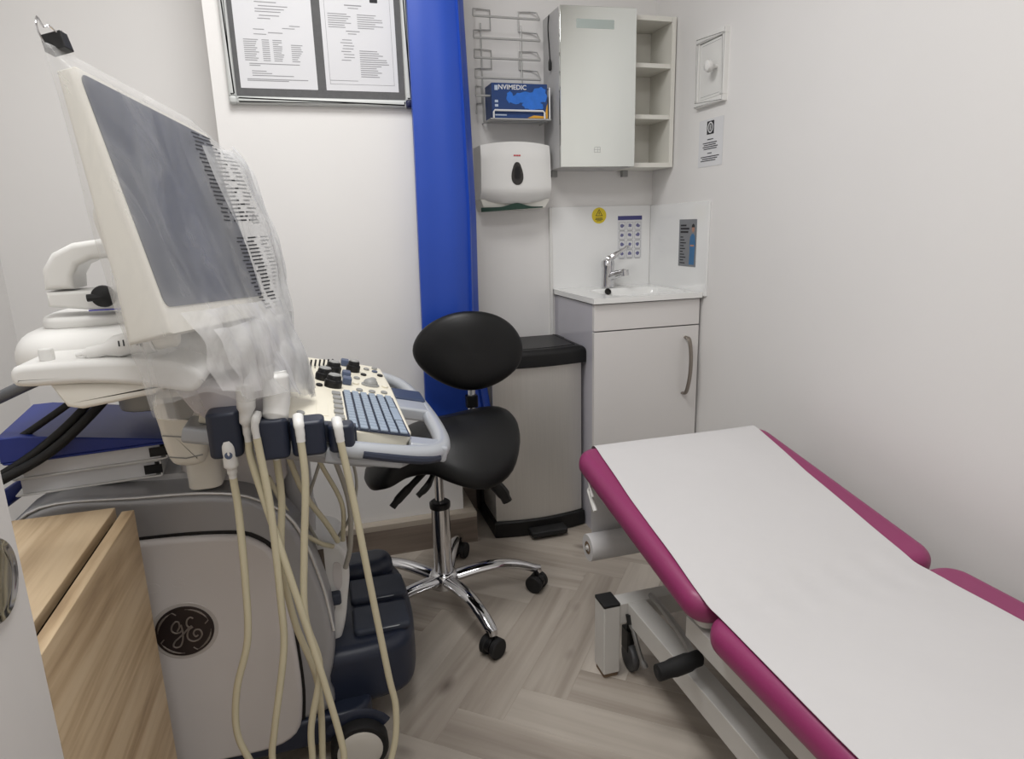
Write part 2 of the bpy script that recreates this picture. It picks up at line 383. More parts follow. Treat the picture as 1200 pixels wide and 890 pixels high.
# ================================================================== alcove: splashback, vanity, basin, tap
struct('trim_1', G().prism(rrect(-.435, -.009, .874, 1.193, .003, 2), 0, .008, .002, 2, F_BACK(0, 0, 0)), SPLASH, label='white splashback panel behind the basin')
struct('trim_2', G().prism(rrect(.0, .425, .862, 1.193, .003, 2), 0, .008, .002, 2, F_RIGHT(0, 0, 0)), SPLASH, label='white splashback panel on the right wall')
struct('trim_3', G().box(-.446, -.436, -.012, 0, .0, 1.19), WPLAST, label='narrow white edge strip beside the vanity')
VX0, VX1, VY = -.425, -.010, -.395
van = thing('vanity_unit', 'white gloss vanity unit with one drawer front and one door under the basin', 'cabinet', (-.215, -.2, 0))
VSIDE = M('grey_lilac_gloss', (196, 194, 202), 0.1, var=0.01)
build('carcass', G().box(VX0, VX0+.016, VY+.018, -.001, .0, .852).box(VX1-.016, VX1, VY+.018, -.001, 0, .852).box(VX0+.016, VX1-.016, VY+.03, VY+.018+.03, .0, .10).box(VX0+.016, VX1-.016, VY+.018, -.001, .10, .116).box(VX0+.016, VX1-.016, -.012, -.001, .116, .852), VSIDE, van)
build('drawer_front', G().prism(rrect(VX0, VX1, .760, .853, .002, 2), -VY-.018, -VY, .0015, 2, F_BACK()), WGLOSS, van)
vd = build('door', G().prism(rrect(VX0, VX1, .115, .756, .002, 2), -VY-.018, -VY, .0015, 2, F_BACK()), WGLOSS, van)
hp = [(-.063, VY+.001, .715), (-.061, VY-.022, .708), (-.058, VY-.031, .66), (-.058, VY-.033, .61), (-.061, VY-.031, .56), (-.067, VY-.022, .512), (-.068, VY+.001, .505)]
g = G(); P = catmull([Vector(p) for p in hp], 5)
for i in range(len(P)-1): pass
g.tube(P, .0085, 8, flat=0.6)
h = build('handle', g, M('brushed_nickel', (150, 142, 134), 0.38, metal=0.8), vd); h['label'] = 'brushed nickel bow handle'
# basin top
def basin_z(x, y):
    def sd(px, py, hx, hy, r):
        qx = abs(px)-hx+r; qy = abs(py)-hy+r
        return math.hypot(max(qx, 0), max(qy, 0))+min(max(qx, qy), 0)-r
    d = -sd(x+.185, y+.235, .150, .125, .045)
    t = max(0, min(1, d/.04)); t = t*t*(3-2*t)
    return .876-.085*t - .006*max(0, min(1, d/.1))
g = G(); nx, ny = 64, 60
bx0, bx1, by0, by1 = -.432, -.0085, -.408, -.0085
g.grid(nx, ny, lambda u, v: (lerp(bx0, bx1, u), lerp(by0, by1, v), basin_z(lerp(bx0, bx1, u), lerp(by0, by1, v))))
def rim(pts):
    k = len(g.v); n = len(pts); g.v += [(x, y, .876) for x, y in pts]+[(x, y, .857) for x, y in pts]
    g.f += [(k+i, k+n+i, k+n+(i+1) % n, k+(i+1) % n) for i in range(n)]
rim([(bx0, by0), (bx1, by0), (bx1, by1), (bx0, by1)])
basin = thing('wash_basin', 'white ceramic wash basin top set on the vanity unit', 'basin', (-.215, -.2, .857))
build('basin_top', g, CERAM, basin)
build('overflow', G().lathe([(.013, 0), (.013, .004), (.009, .005), (.008, .002), (.0, .002)], 20, FR((-.250, -.126, .866), (1, 0, 0), (0, .45, .89), (0, -.89, .45))), M('overflow_dark', (40, 38, 36), .3, metal=.5), basin)
build('plug_hole', G().lathe([(.022, 0), (.022, .003), (.017, .004), (.016, .001), (0, .001)], 24, F_UP(-.185, -.235, .7855)), CHROME, basin)
# mixer tap
tap = thing('basin_tap', 'chrome single lever mixer tap behind the basin', 'tap', (-.222, -.065, .876))
build('body', G().prism(circ(0, 0, .024, 24), .0, .006, .002, 2, F_UP(-.222, -.065, .8765)).tube([(-.222, -.065, .88), (-.222, -.065, .93), (-.222, -.067, .965)], [.026, .024, .025], 20).lathe([(.025, .0), (.027, .012), (.025, .026), (.015, .034), (0, .035)], 24, FR((-.222, -.067, .955), (1, 0, 0), (0, .96, -.25), (0, .25, .96))), CHROME, tap)
build('spout', G().tube([(-.222, -.068, .915), (-.205, -.10, .928), (-.188, -.130, .938), (-.184, -.138, .938)], [.018, .016, .014, .013], 14, 4).tube([(-.184, -.138, .948), (-.183, -.140, .926)], .0145, 14), CHROME, tap)
build('lever', G().tube([(-.222, -.067, .985), (-.20, -.075, 1.0), (-.155, -.08, 1.028), (-.138, -.082, 1.036)], [.011, .008, .005, .0035], 10, 4, flat=1.4), CHROME, tap)
# ------------------------------------------------------------------ prints by the basin
st = thing('warning_sticker', 'round yellow warning sticker above the tap', 'sticker', (-.236, -.008, 1.12))
build('disc', G().prism(circ(0, 0, .031, 40), 0, .0005, 0, 1, F_BACK(-.236, -.0082, 1.157)), YEL, st)
fs = F_BACK(-.236, -.0088, 1.157)
g = G()
def tri_ring(g, r, t, fr, cy=0.0, z=0.0):
    o = [(r*math.cos(a), r*math.sin(a)+cy) for a in (PI/2, PI/2+2*PI/3, PI/2+4*PI/3)]; i_ = [((r-t)*math.cos(a), (r-t)*math.sin(a)+cy) for a in (PI/2, PI/2+2*PI/3, PI/2+4*PI/3)]
    for k in range(3):
        k2 = (k+1) % 3; g.put([(*o[k], z), (*o[k2], z), (*i_[k2], z), (*i_[k], z)], [(0, 1, 2, 3)], fr)
tri_ring(g, .018, .0045, fs, .007)
g.rects([(-.0015, .004, .0015, .014), (-.015, -.009, .015, -.012), (-.017, -.014, .017, -.0165), (-.010, -.019, .010, -.0215)], 0, fs)
build('print', g, INKD, st)
po = thing('handwash_poster', 'white hand washing poster with purple header and rows of pictures', 'poster', (-.1, -.008, .983))
fp = F_BACK(-.155, -.0081, .983)
build('sheet', G().prism(rrect(0, .109, 0, .171, .002, 2), 0, .0004, 0, 1, fp), PAPER, po)
build('header', G().rects([(0.001, .154, .108, .170)], .0007, fp), INKB, po)
g = G(); g2 = G()
for r in range(4):
    for c in range(3):
        x = .006+c*.035; y = .116-r*.037
        for q in ((x, y, x+.028, y+.0012), (x, y+.029, x+.028, y+.030), (x, y, x+.0012, y+.03), (x+.0268, y, x+.028, y+.03)): g2.rects([q], .0007, fp)
        g2.rects([(x+.003, y-.005, x+.025, y-.0025)], .0007, fp)
        rr = random.Random(r*3+c)
        pts = [(x+.014+(.006+.005*rr.random())*math.cos(a*PI/4)*1.0, y+.016+(.005+.005*rr.random())*math.sin(a*PI/4)) for a in range(8)]
        g.put([(p[0], p[1], .0008) for p in pts], [tuple(range(8))], fp)
build('frames', g2, INK, po); build('pictures', g, M('print_lilac', (112, 112, 150), .7, var=.2, vscale=200), po)
sp = thing('staff_poster', 'small grey poster showing a figure in blue clothing, on the right splashback', 'poster', (-.008, -.295, .962))
fq = F_RIGHT(-.0082, -.235, .962)
build('sheet', G().prism(rrect(0, .119, 0, .171, .002, 2), 0, .0005, 0, 1, fq), PGREY, sp)
g = G(); g.rects([(.01, .146, .05, .152), (.01, .134, .07, .141), (.01, .122, .064, .129)]+[(.01, .105-i*.0105, .03+.02*((i*7) % 5)/4, .109-i*.0105) for i in range(10)], .0008, fq)
build('lettering', g, INKD, sp)
g = G(); g.put([(p[0], p[1], .001) for p in [(.074, .008), (.108, .008), (.110, .06), (.114, .085), (.108, .112), (.098, .120), (.088, .118), (.078, .108), (.074, .08), (.077, .055)]], [tuple(range(10))], fq)
build('clothing', g, PBLUE, sp)
build('face', G().put([(p[0], p[1], .0012) for p in circ(.097, .137, .009, 14, .013)], [tuple(range(14))], fq).rects([(.080, .074, .106, .080)], .0014, fq), SKIN, sp)
build('hair', G().put([(p[0], p[1], .0014) for p in [(.087, .142), (.107, .142), (.106, .151), (.097, .155), (.089, .151)]], [(0, 1, 2, 3, 4)], fq), INKD, sp)
# notice on right wall
nt_ = thing('wall_notice', 'white paper notice with a black emblem below the small hatch', 'notice', (-.001, -.407, 1.309))
fn = F_RIGHT(-.0005, -.334, 1.309)
build('sheet', G().prism(rrect(0, .144, 0, .155, .002, 2), 0, .0005, 0, 1, fn), PAPER, nt_)
g = G(); g.rects([(.048, .105, .09, .148)], .0009, fn)
g.rects([(.052, .087, .088, .090)]+[(.026+.006*(i % 2), .076-i*.0065, .116-.006*((i+1) % 3), .079-i*.0065) for i in range(4)]+[(.056, .042, .082, .045)]+[(.016+.008*(i % 2), .031-i*.0065, .126-.01*(i % 3), .034-i*.0065) for i in range(3)], .0009, fn)
build('print', g, INKD, nt_)
g = G()
cc = circ(.069, .127, .016, 20, .018); ci = circ(.069, .127, .0115, 20, .0135)
for i in range(20): j = (i+1) % 20; g.put([(*cc[i], .0012), (*cc[j], .0012), (*ci[j], .0012), (*ci[i], .0012)], [(0, 1, 2, 3)], fn)
g.rects([(.065, .118, .068, .136), (.070, .118, .073, .136)], .0012, fn)
build('emblem', g, PAPER, nt_)
# hatch on right wall
ha = thing('wall_hatch', 'small white square hatch with a round knob on the right wall', 'hatch', (0, -.404, 1.507))
fh = F_RIGHT(0, -.319, 1.507)
g = G()
for a, b, c, d in ((0, .170, 0, .020), (0, .170, .202, .222), (0, .018, .02, .202), (.152, .170, .02, .202)): g.prism(rrect(a, b, c, d, .001, 1), 0, .018, .004, 2, fh, 0.0)
build('frame', g, WPLAST, ha)
hd = build('door', G().prism(rrect(.0195, .1505, .0215, .2005, .002, 2), 0, .011, .002, 2, fh, 0.0).rects([], 0, fh), WPLAST, ha)
build('groove', G().rects([(.03, .030, .140, .0312), (.03, .191, .140, .1922)], .0113, fh), INK, hd)
build('knob', G().lathe([(.007, .0), (.007, .016), (.016, .021), (.019, .03), (.017, .039), (.009, .043), (0, .0435)], 24, FR((-.011, -.319-.121, 1.507+.112), (0, -1, 0), (0, 0, 1), (-1, 0, 0))), WPLAST, hd)

# ------------------------------------------------------------------ mirror cabinet with open shelves
wc = thing('wall_cabinet', 'white wall cabinet with mirrored door and three open shelves', 'cabinet', (-.23, -.08, 1.32))
CABX0, CABX1, CABX2 = -.459, -.178, -.006; CZ0, CZ1 = 1.327, 1.853
LS = M('cabinet_side_grey', (186, 185, 184), 0.4, var=0.015)
build('carcass', G().box(CABX0, CABX0+.014, -.158, -.001, CZ0, CZ1).box(CABX0+.014, CABX1, -.158, -.001, CZ0, CZ0+.014).box(CABX0+.014, CABX1, -.158, -.001, CZ1-.014, CZ1).box(CABX0+.014, CABX1, -.008, -.001, CZ0+.014, CZ1-.014), LS, wc)
aj = math.radians(3.5); FMD = FR((CABX0, -.160, 0), (math.cos(aj), -math.sin(aj), 0), (0, 0, 1), (-math.sin(aj), -math.cos(aj), 0))
md = build('mirror_door', G().prism(rrect(0, CABX1-CABX0, CZ0, CZ1, .002, 2), .0005, .018, .0015, 2, FMD), MIRROR, wc)
build('light_strip', G().prism(rrect(.059, .197, 1.783, 1.812, .001, 1), .018, .0186, 0, 1, FMD), FROST, md)
fm = FMD @ Matrix.Translation((.137, 1.385, .0186))
g = G()
for q in ((-.011, -.009, .011, -.0082), (-.011, .0085, .011, .0093), (-.011, -.009, -.0102, .009), (.0102, -.009, .011, .009), (-.011, 0, .011, .0008), (0, -.009, .0008, .009)): g.rects([q], 0, fm)
build('touch_mark', g, INK, md)
build('side_panel', G().box(CABX1+.0005, CABX1+.013, -.162, -.001, CZ0, CZ1-.01), WMAT, wc)
build('side_panel', G().box(CABX2-.016, CABX2, -.165, -.001, CZ0, CZ1-.01), WMAT, wc)
for nm, z in (('bottom_panel', CZ0), ('top_panel', CZ1-.026)): build(nm, G().box(CABX1+.0135, CABX2-.0165, -.164, -.001, z, z+.016), WMAT, wc)
for z in (1.497, 1.672): build('shelf', G().box(CABX1+.0135, CABX2-.0165, -.161, -.009, z, z+.015), WMAT, wc)
build('back_panel', G().box(CABX1+.0135, CABX2-.0165, -.008, -.001, CZ0+.0165, CZ1-.027), WMAT, wc)
for x in (-.430, -.135): build('bracket', G().rbox(x-.012, x+.012, -.03, -.012, CZ0-.024, CZ0-.0005, .002, .001), BTN, wc)
one('mirror_lead', G().tube([(-.452, -.05, 1.857), (-.462, -.07, 1.845), (-.470, -.085, 1.80), (-.468, -.09, 1.74), (-.466, -.09, 1.70)], .0022, 8, 4).tube([(-.466, -.09, 1.702), (-.466, -.09, 1.692), (-.466, -.09, 1.668), (-.466, -.09, 1.664)], [.003, .006, .006, .004], 10), BLACK, (-.466, -.09, 1.664), 'thin black lead with plug hanging beside the mirrored cabinet', 'cable')

# ------------------------------------------------------------------ wire rack, glove box
rk = thing('wire_rack', 'grey wire wall rack with five tiers above the towel dispenser', 'rack', (-.625, -.05, 1.49))
zt = [1.825, 1.757, 1.694, 1.630, 1.572]
RB = -.006
for z in zt:
    build('front_bar', G().tube([(-.745, -.10, z), (-.506, -.10, z)], .004, 8), WIREM, rk)
def loop(xf, xb, xi, za, zb): return G().tube([(xf, -.10, za), (xf, -.098, za+.004), (xb, -.02, za+.055-.01), (xb+.3*(xi-xb), RB, za+.05), (xi, RB, za+.048), (xi, RB, zb+.052), (xb+.3*(xi-xb), RB, zb+.05), (xb, -.02, zb+.045), (xf, -.098, zb+.004), (xf, -.10, zb)], .0024, 8)
for za, zb in ((zt[0], zt[1]), (zt[2], zt[3])):
    build('end_loop', loop(-.745, -.725, -.66, za, zb), WIREM, rk)
    build('end_loop', loop(-.506, -.49, -.555, za, zb), WIREM, rk)
build('end_loop', loop(-.745, -.725, -.70, zt[4], zt[4]-.06), WIREM, rk)
for x in (-.695, -.545): build('upright', G().tube([(x, RB+.002, 1.83), (x, RB+.002, 1.50)], .0028, 8), WIREM, rk)
for y in (-.03, -.06, -.09, -.12): build('tray_bar', G().tube([(-.70, y, 1.493), (-.478, y, 1.493)], .0025, 8), WIREM, rk)
build('tray_frame', G().tube([(-.70, -.004, 1.493), (-.70, -.125, 1.493), (-.478, -.125, 1.493), (-.478, -.004, 1.493)], .0032, 8), WIREM, rk)
build('tray_lip', G().tube([(-.690, -.128, 1.495), (-.690, -.128, 1.515), (-.686, -.128, 1.521), (-.508, -.128, 1.521), (-.502, -.128, 1.515), (-.502, -.128, 1.495)], .0034, 8), WWIRE, rk)
build('tray_end', G().tube([(-.478, -.02, 1.495), (-.478, -.02, 1.60), (-.478, -.115, 1.60), (-.478, -.115, 1.495)], .003, 8), WWIRE, rk)
gb = thing('glove_box', 'dark blue carton of nitrile gloves in the wire rack', 'box', (-.59, -.07, 1.4965))
gz0, gz1 = 1.4965, 1.612
build('carton', G().prism(rrect(-.694, -.488, gz0, gz1, .002, 2), .030, .120, .002, 2, F_BACK()), GLOVED, gb)
fg = F_BACK(-.591, -.1203, 1.554)
build('lettering', textg('NVIMEDIC', .0215, F_BACK(-.618, -.1206, 1.598), 0, 'CENTER', 1.05, .0004), PAPER, gb)
g = G()
for cx, cy, rx, ry, sd in ((.03, .012, .055, .022, 1), (.075, .02, .026, .03, 2), (-.02, .004, .028, .014, 3), (.05, -.014, .04, .016, 4), (-.038, .012, .012, .02, 5)):
    rr = random.Random(sd); n = 18
    pts = [(cx+rx*math.cos(2*PI*i/n)*(.8+.35*rr.random()), cy+ry*math.sin(2*PI*i/n)*(.75+.4*rr.random())) for i in range(n)]
    g.put([(max(-.1, min(.102, p[0])), max(-.05, min(.056, p[1])), .0002*sd) for p in pts], [tuple(range(n))], fg)
build('glove_picture', g, GLOVEB, gb)
build('orange_corner', G().prism([(.090, -.0565), (.1028, -.0565), (.1028, -.005), (.098, -.018)], .0012, .0018, 0, 1, fg).prism([(.026, -.056), (.092, -.056), (.09, -.049), (.05, -.047)], .0012, .0018, 0, 1, fg), GLOVEO, gb)
build('pale_marks', G().rects([(-.092, .034, -.080, .050), (-.092, -.006, -.080, .002), (-.092, -.020, -.080, -.012), (-.092, -.049, -.05, -.045)], .0006, fg), M('pale_print', (186, 200, 220), .6), gb)

# ------------------------------------------------------------------ paper towel dispenser
pd = thing('towel_dispenser', 'white paper towel dispenser with a dark teardrop window', 'dispenser', (-.605, -.06, 1.19))
g = G(); nu, nv = 40, 24
def disp(u, v):
    z = lerp(1.222, 1.408, v); s = abs(2*u-1)
    hw = .134 - .004*v
    y = -.118 + .010*s**4 + .018*max(0, v-.75)**1.5*4 + .028*(max(0, .22-v)/.22)**2
    zz = z + (.012*(1-s**2))*(v**6) - .016*(1-s**2)*(1-v)**8
    return (-.606+hw*(2*u-1), y, zz)
g.grid(nu, nv, disp)
k = len(g.v); bd = []
for i in range(nu): bd.append(i)
for j in range(1, nv): bd.append(j*nu+nu-1)
for i in range(nu-2, -1, -1): bd.append((nv-1)*nu+i)
for j in range(nv-2, 0, -1): bd.append(j*nu)
n = len(bd); rr_ = [g.v[i] for i in bd]
g.v += [(x, y+.010, z) for x, y, z in rr_]+[(x*1.0, -.001, z) for x, y, z in rr_]
for i in range(n):
    j = (i+1) % n; g.f += [(bd[j], bd[i], k+i, k+j), (k+j, k+i, k+n+i, k+n+j)]
build('cover', g, WPLAST, pd, sharp=50)
tp = [(.0, .044), (-.007, .040), (-.012, .026), (-.016, .008), (-.0165, -.008), (-.013, -.021), (-.006, -.028), (0, -.0295), (.006, -.028), (.013, -.021), (.0165, -.008), (.016, .008), (.012, .026), (.007, .040)]
tp = [(a*1.35, b*1.08) for a, b in tp]
build('window', G().prism(smooth2(tp, 3), -.004, .0025, .0015, 2, F_BACK(-.606, -.118, 1.302)), M('smoked_window', (40, 38, 36), .15), pd)
tp2 = [(a*.55, b*.6+.008) for a, b in tp]
build('window_slot', G().prism(smooth2(tp2, 3), .0, .0028, .0, 1, F_BACK(-.606, -.1182, 1.300)), BLACK, pd)
build('maker_mark', G().rects([(-.013, -.0022, -.0045, .0022), (-.0035, -.0022, .0035, .0022), (.0045, -.0022, .013, .0022)], 0, F_BACK(-.606, -.1196, 1.372)), RED, pd)
g = G(); g.put([(-.738, -.001, 1.222), (-.738, -.088, 1.222), (-.472, -.088, 1.222), (-.472, -.001, 1.222), (-.730, -.001, 1.180), (-.722, -.078, 1.186), (-.488, -.078, 1.190), (-.480, -.001, 1.186)], [(0, 4, 5, 1), (1, 5, 6, 2), (2, 6, 7, 3), (4, 7, 6, 5), (0, 1, 2, 3), (0, 3, 7, 4)])
build('throat', g, WMAT, pd)
g = G()
def towel(u, v):
    x = lerp(-.736, -.502, u); top = 1.194+.014*math.exp(-((u-.56)/.16)**2); bot = 1.178+.012*u
    return (x, -.093-.008*math.sin(PI*u), lerp(bot, top, v))
g.grid(24, 5, towel); k = len(g.v); g.v += [(x, y+.012, z) for x, y, z in g.v]; g.f += [tuple(i+k for i in f[::-1]) for f in list(g.f)]
one('paper_towel', g, GREEN, (-.61, -.06, 1.181), 'dark green paper towel poking out under the dispenser', 'towel')

# ------------------------------------------------------------------ notice board
nb = thing('notice_board', 'wall notice board with aluminium frame, grey felt and two papers', 'board', (-1.263, BY, 1.494))
bx0, bx1, bz0, bz1 = -1.5297, -.9959, 1.494, 1.935
build('backing', G().prism(rrect(bx0+.01, bx1-.01, bz0+.01, bz1-.01, .004, 2), .001, .010, 0, 1, F_BACK(0, BY, 0)), FELT, nb)
fw = .022
for nm, (a, b, c, d) in dict(b=(bx0+.02, bx1-.02, bz0, bz0+fw), t=(bx0+.02, bx1-.02, bz1-fw, bz1), l=(bx0, bx0+fw, bz0+.02, bz1-.02), r=(bx1-fw, bx1, bz0+.02, bz1-.02)).items():
    build('frame_rail', G().prism(rrect(a, b, c, d, .001, 1), .001, .022, .008, 4, F_BACK(0, BY, 0), 0.0), ALU, nb)
NVC = M('corner_navy', (24, 28, 70), .35)
for x0, z0, m in ((bx0, bz0, ALU), (bx1-fw, bz0, NVC), (bx0, bz1-fw, ALU), (bx1-fw, bz1-fw, ALU)):
    c = build('frame_corner', G().prism(rrect(x0-.001, x0+fw+.001, z0-.001, z0+fw+.001, .008, 4), .001, .023, .008, 4, F_BACK(0, BY, 0), 0.0), m, nb)
PAPERB = M('board_paper', (214, 214, 217), .65, var=.01)
for i, (x0, x1) in enumerate(((-1.494, -1.278), (-1.253, -1.037))):
    fb = F_BACK(x0, BY-.0102, 1.539)
    p = thing('certificate', ('printed certificate sheet on the left half of the notice board', 'printed certificate sheet with ruled border on the right half of the notice board')[i], 'paper', (x0+.108, BY-.0102, 1.539))
    build('sheet', G().prism(rrect(0, .216, 0, .305, .001, 1), 0, .0006, 0, 1, fb), PAPERB, p)
    g = G(); rr = random.Random(i+3)
    if i == 0:
        for r in range(11):
            z = .075+r*.0055
            g.rects([(.02, z, .05+.012*rr.random(), z+.0022), (.07, z, .09, z+.0022), (.10, z, .115+.014*rr.random(), z+.0022)], .0009, fb)
            if r < 9: g.rects([(.15, z, .165+.02*rr.random(), z+.0022)], .0009, fb)
        for z, a, b in ((.020, .02, .135), (.024, .02, .19), (.034, .035, .15), (.040, .035, .09), (.046, .035, .075), (.061, .03, .06), (.066, .03, .17), (.145, .05, .085), (.15, .09, .13), (.158, .05, .08), (.163, .13, .165), (.17, .15, .18), (.187, .065, .10), (.195, .07, .125), (.205, .06, .13), (.212, .06, .14), (.22, .07, .15), (.23, .06, .12), (.25, .05, .15), (.26, .06, .14)): g.rects([(a, z, b, z+.0022)], .0009, fb)
    else:
        for q in ((.012, .018, .204, .019), (.012, .018, .013, .295), (.203, .018, .204, .295), (.012, .294, .204, .295), (.012, .028, .095, .0295)): g.rects([q], .0009, fb)
        for r in range(13): z = .04+r*.006; g.rects([(.105, z, .15+.045*rr.random(), z+.0024)], .0009, fb)
        for r in range(8): z = .085+r*.008; g.rects([(.05+.01*rr.random(), z, .075+.018*rr.random(), z+.0022)], .0009, fb)
        for r in range(7): z = .175+r*.006; g.rects([(.02, z, .065+.025*rr.random(), z+.0022), (.105, z, .125+.06*rr.random(), z+.0022)], .0009, fb)
        g.rects([(.07, .165, .11, .1675), (.075, .158, .10, .1602), (.07, .235, .12, .238), (.08, .228, .11, .230)], .0009, fb)
        build('emblem', G().prism(rrect(.145, .168, .247, .268, .002, 2), .0006, .001, 0, 1, fb), INKD, p)
    build('print', g, INK, p)

# ------------------------------------------------------------------ blue curtain
g = G(); nu, nv = 60, 50
def curtain(u, v):
    z = lerp(2.40, .50, v)
    xl = interp([(0, -1.0), (.33, -1.005), (.55, -1.008), (1, -1.022)], v)
    xr = interp([(0, -.832), (.33, -.824), (.48, -.816), (.65, -.809), (.82, -.812), (.93, -.80), (1, -.782)], v)
    xf = xr-.030-.012*v
    if u < .72: t = u/.72; x = lerp(xl, xf, t); y = -.352-.012*math.sin(PI*t)-.004*math.sin(9*t+2*v)*v
    else: t = (u-.72)/.28; x = lerp(xf, xr, t); y = -.352+.010*math.sin(PI*t)+.05*t*t-.012*math.exp(-((t-.12)/.1)**2)
    y += .004*noise.noise((x*9, z*1.2, 3.1))
    if v > .82: y -= .03*(v-.82)/.18*math.exp(-((u-.62)/.12)**2)
    return (x, y, z)
g.grid(nu, nv, curtain)
k = len(g.v); n0 = len(g.f)
g.v += [curtain_p for curtain_p in [(x, y+.018+.028*math.sin(PI*min(1, max(0, (x+1.02)/.22))), z) for x, y, z in g.v]]
g.f += [tuple(i+k for i in f[::-1]) for f in g.f[:n0]]
for j in range(nv-1):
    a, b = j*nu, (j+1)*nu; g.f.append((a, b, b+k, a+k)); a += nu-1; b += nu-1; g.f.append((b, a, a+k, b+k))
for i in range(nu-1): a = (nv-1)*nu+i; g.f.append((a, a+1, a+1+k, a+k)); g.f.append((i+1, i, i+k, i+1+k))
cu = thing('curtain', 'bright blue curtain bunched in a narrow strip beside the notice board', 'curtain', (-.91, -.35, .5))
build('fabric', g, BLUE, cu, sharp=60)

# ------------------------------------------------------------------ pedal bin
pb = thing('pedal_bin', 'brushed steel pedal bin with black lid beside the vanity unit', 'bin', (-.61, -.19, 0))
def binpoly(x0, x1, yf, yb, bow):
    o = [(lerp(x0, x1, i/16), yf-bow*(1-(2*i/16-1)**2)) for i in range(17)]
    return o + [(x1, yb), (x0, yb)]
BPF = lambda d=0: binpoly(-.778-d, -.441+d, -.315-d, -.045, .022)
build('body', G().prism(BPF(0), .062, .642, .004, 2), STEEL, pb)
build('back_shell', G().prism(rrect(-.792, -.43, -.13, -.043, .012), .02, .70, .006, 2), BLACK, pb)
build('base', G().prism(BPF(.010), .0, .063, .008, 3), BLACK, pb)
lid = build('lid', G().prism(BPF(.014), .640, .702, .022, 5, None, .004), BLACK, pb)
build('lid_seam', G().tube([(-.765, -.30, .7015)]+[(lerp(-.76, -.46, i/10), -.300-.02*(1-(2*i/10-1)**2), .7025) for i in range(11)]+[(-.455, -.06, .7025)], .0015, 6), BLACKM, lid)
build('pedal', G().rbox(-.665, -.525, -.395, -.33, .012, .034, .012, .006, 3), BLACKM, pb)

# ================================================================== stool
HX, HY = -1.045, -.685
stl = thing('saddle_stool', 'black vinyl saddle stool with oval backrest on a chrome five-star base', 'stool', (HX, HY, 0))
build('column', G().lathe([(.033, .085), (.030, .10), (.0275, .12), (.0275, .325), (.0265, .33)], 28, F_UP(HX, HY, 0)), CHROME, stl)
build('collar', G().lathe([(.030, .322), (.031, .328), (.031, .338), (.026, .342)], 28, F_UP(HX, HY, 0)), BLACK, stl)
build('piston', G().lathe([(.014, .33), (.014, .49)], 20, F_UP(HX, HY, 0)), CHROME, stl)
build('hub', G().lathe([(.030, .062), (.046, .070), (.048, .095), (.038, .112), (.030, .118)], 28, F_UP(HX, HY, 0)), CHROME, stl)
cm = {}
for i in range(5):
    a = math.radians(-75+72*i); d = Vector((math.cos(a), math.sin(a), 0)); c = Vector((HX, HY, 0))
    g = G(); nP = 14; nk = 12
    pts = []
    for j in range(nP):
        t = j/(nP-1); rr = lerp(.03, .285, t); z = .092+.018*math.sin(PI*t*.9)-.020*t**4
        pts.append((c+d*rr+Vector((0, 0, z)), lerp(.024, .017, t), lerp(.017, .013, t)))
    pts.append((c+d*.297+Vector((0, 0, .078)), .013, .011)); pts.append((c+d*.300+Vector((0, 0, .064)), .012, .011))
    sd = Vector((-d.y, d.x, 0)); v = []; f = []
    for j, (p, wd, ht) in enumerate(pts):
        nrm = Vector((0, 0, 1)) if j < nP else (d*.9+Vector((0, 0, .4))).normalized()
        for k in range(nk): q = 2*PI*k/nk; v.append(p+sd*wd*math.cos(q)+nrm*ht*math.sin(q))
    for j in range(len(pts)-1):
        for k in range(nk): k2 = (k+1) % nk; f.append((j*nk+k, j*nk+k2, (j+1)*nk+k2, (j+1)*nk+k))
    f.append(tuple(range(nk))[::-1]); f.append(tuple((len(pts)-1)*nk+k for k in range(nk)))
    build('leg', g.put(v, f), CHROME, stl)
    e = c+d*.292; ca = a+1.9+i*.5; cx = Vector((math.cos(ca), math.sin(ca), 0)); cs = Vector((-cx.y, cx.x, 0))
    hood = G().tube([e+Vector((0, 0, .072)), e+Vector((0, 0, .05))], .009, 10).prism([(.027*math.cos(t_), .027*math.sin(t_)) for t_ in [PI*k/10 for k in range(11)]]+[(-.024, -.006), (.024, -.006)], -.008, .008, .002, 2, FR(e+Vector((0, 0, .029)), cx, (0, 0, 1), cx.cross(Vector((0, 0, 1)))))
    ct = build('caster', hood, BLACK, stl)
    for sgn in (-1, 1):
        build('wheel', G().lathe([(.012, -.009), (.025, -.009), (.028, -.006), (.028, .006), (.025, .009), (.012, .009)], 24, FR(e+cs*sgn*.018+Vector((0, 0, .028)), cx, (0, 0, 1), cx.cross(Vector((0, 0, 1))))), BLACKM, ct)
# seat
fo = Vector((-.985, -.17, 0)).normalized(); si = Vector((-fo.y, fo.x, 0))
SC = Vector((-.985, -.66, .580))
outl = [(-.180, 0), (-.165, .10), (-.105, .175), (-.015, .198), (.065, .172), (.13, .122), (.19, .090), (.235, .078), (.265, .045), (.272, 0)]
outl = smooth2(outl+[(p, -q) for p, q in outl[-2:0:-1]], 4)
def seatz(p, q): return .4*max(0, -p)**2-.04*p-2.5*q*q*(1 if p < .1 else .9)-2.0*max(0, p-.06)**2
def pillow(outl, cen, thick, top, fn, rings=14):
    v = []; f = []; n = len(outl); prof = []
    for j in range(rings+1): a = PI*j/rings; prof.append((math.sin(a)**.55, (1 if a < PI/2 else -1)*abs(math.cos(a))**.75))
    for t, h in prof:
        for p, q in outl:
            pp = cen[0]+(p-cen[0])*t; qq = cen[1]+(q-cen[1])*t
            v.append(fn(pp, qq, h*thick/2))
    for j in range(rings):
        for k in range(n): k2 = (k+1) % n; f.append((j*n+k, (j+1)*n+k, (j+1)*n+k2, j*n+k2))
    return v, f
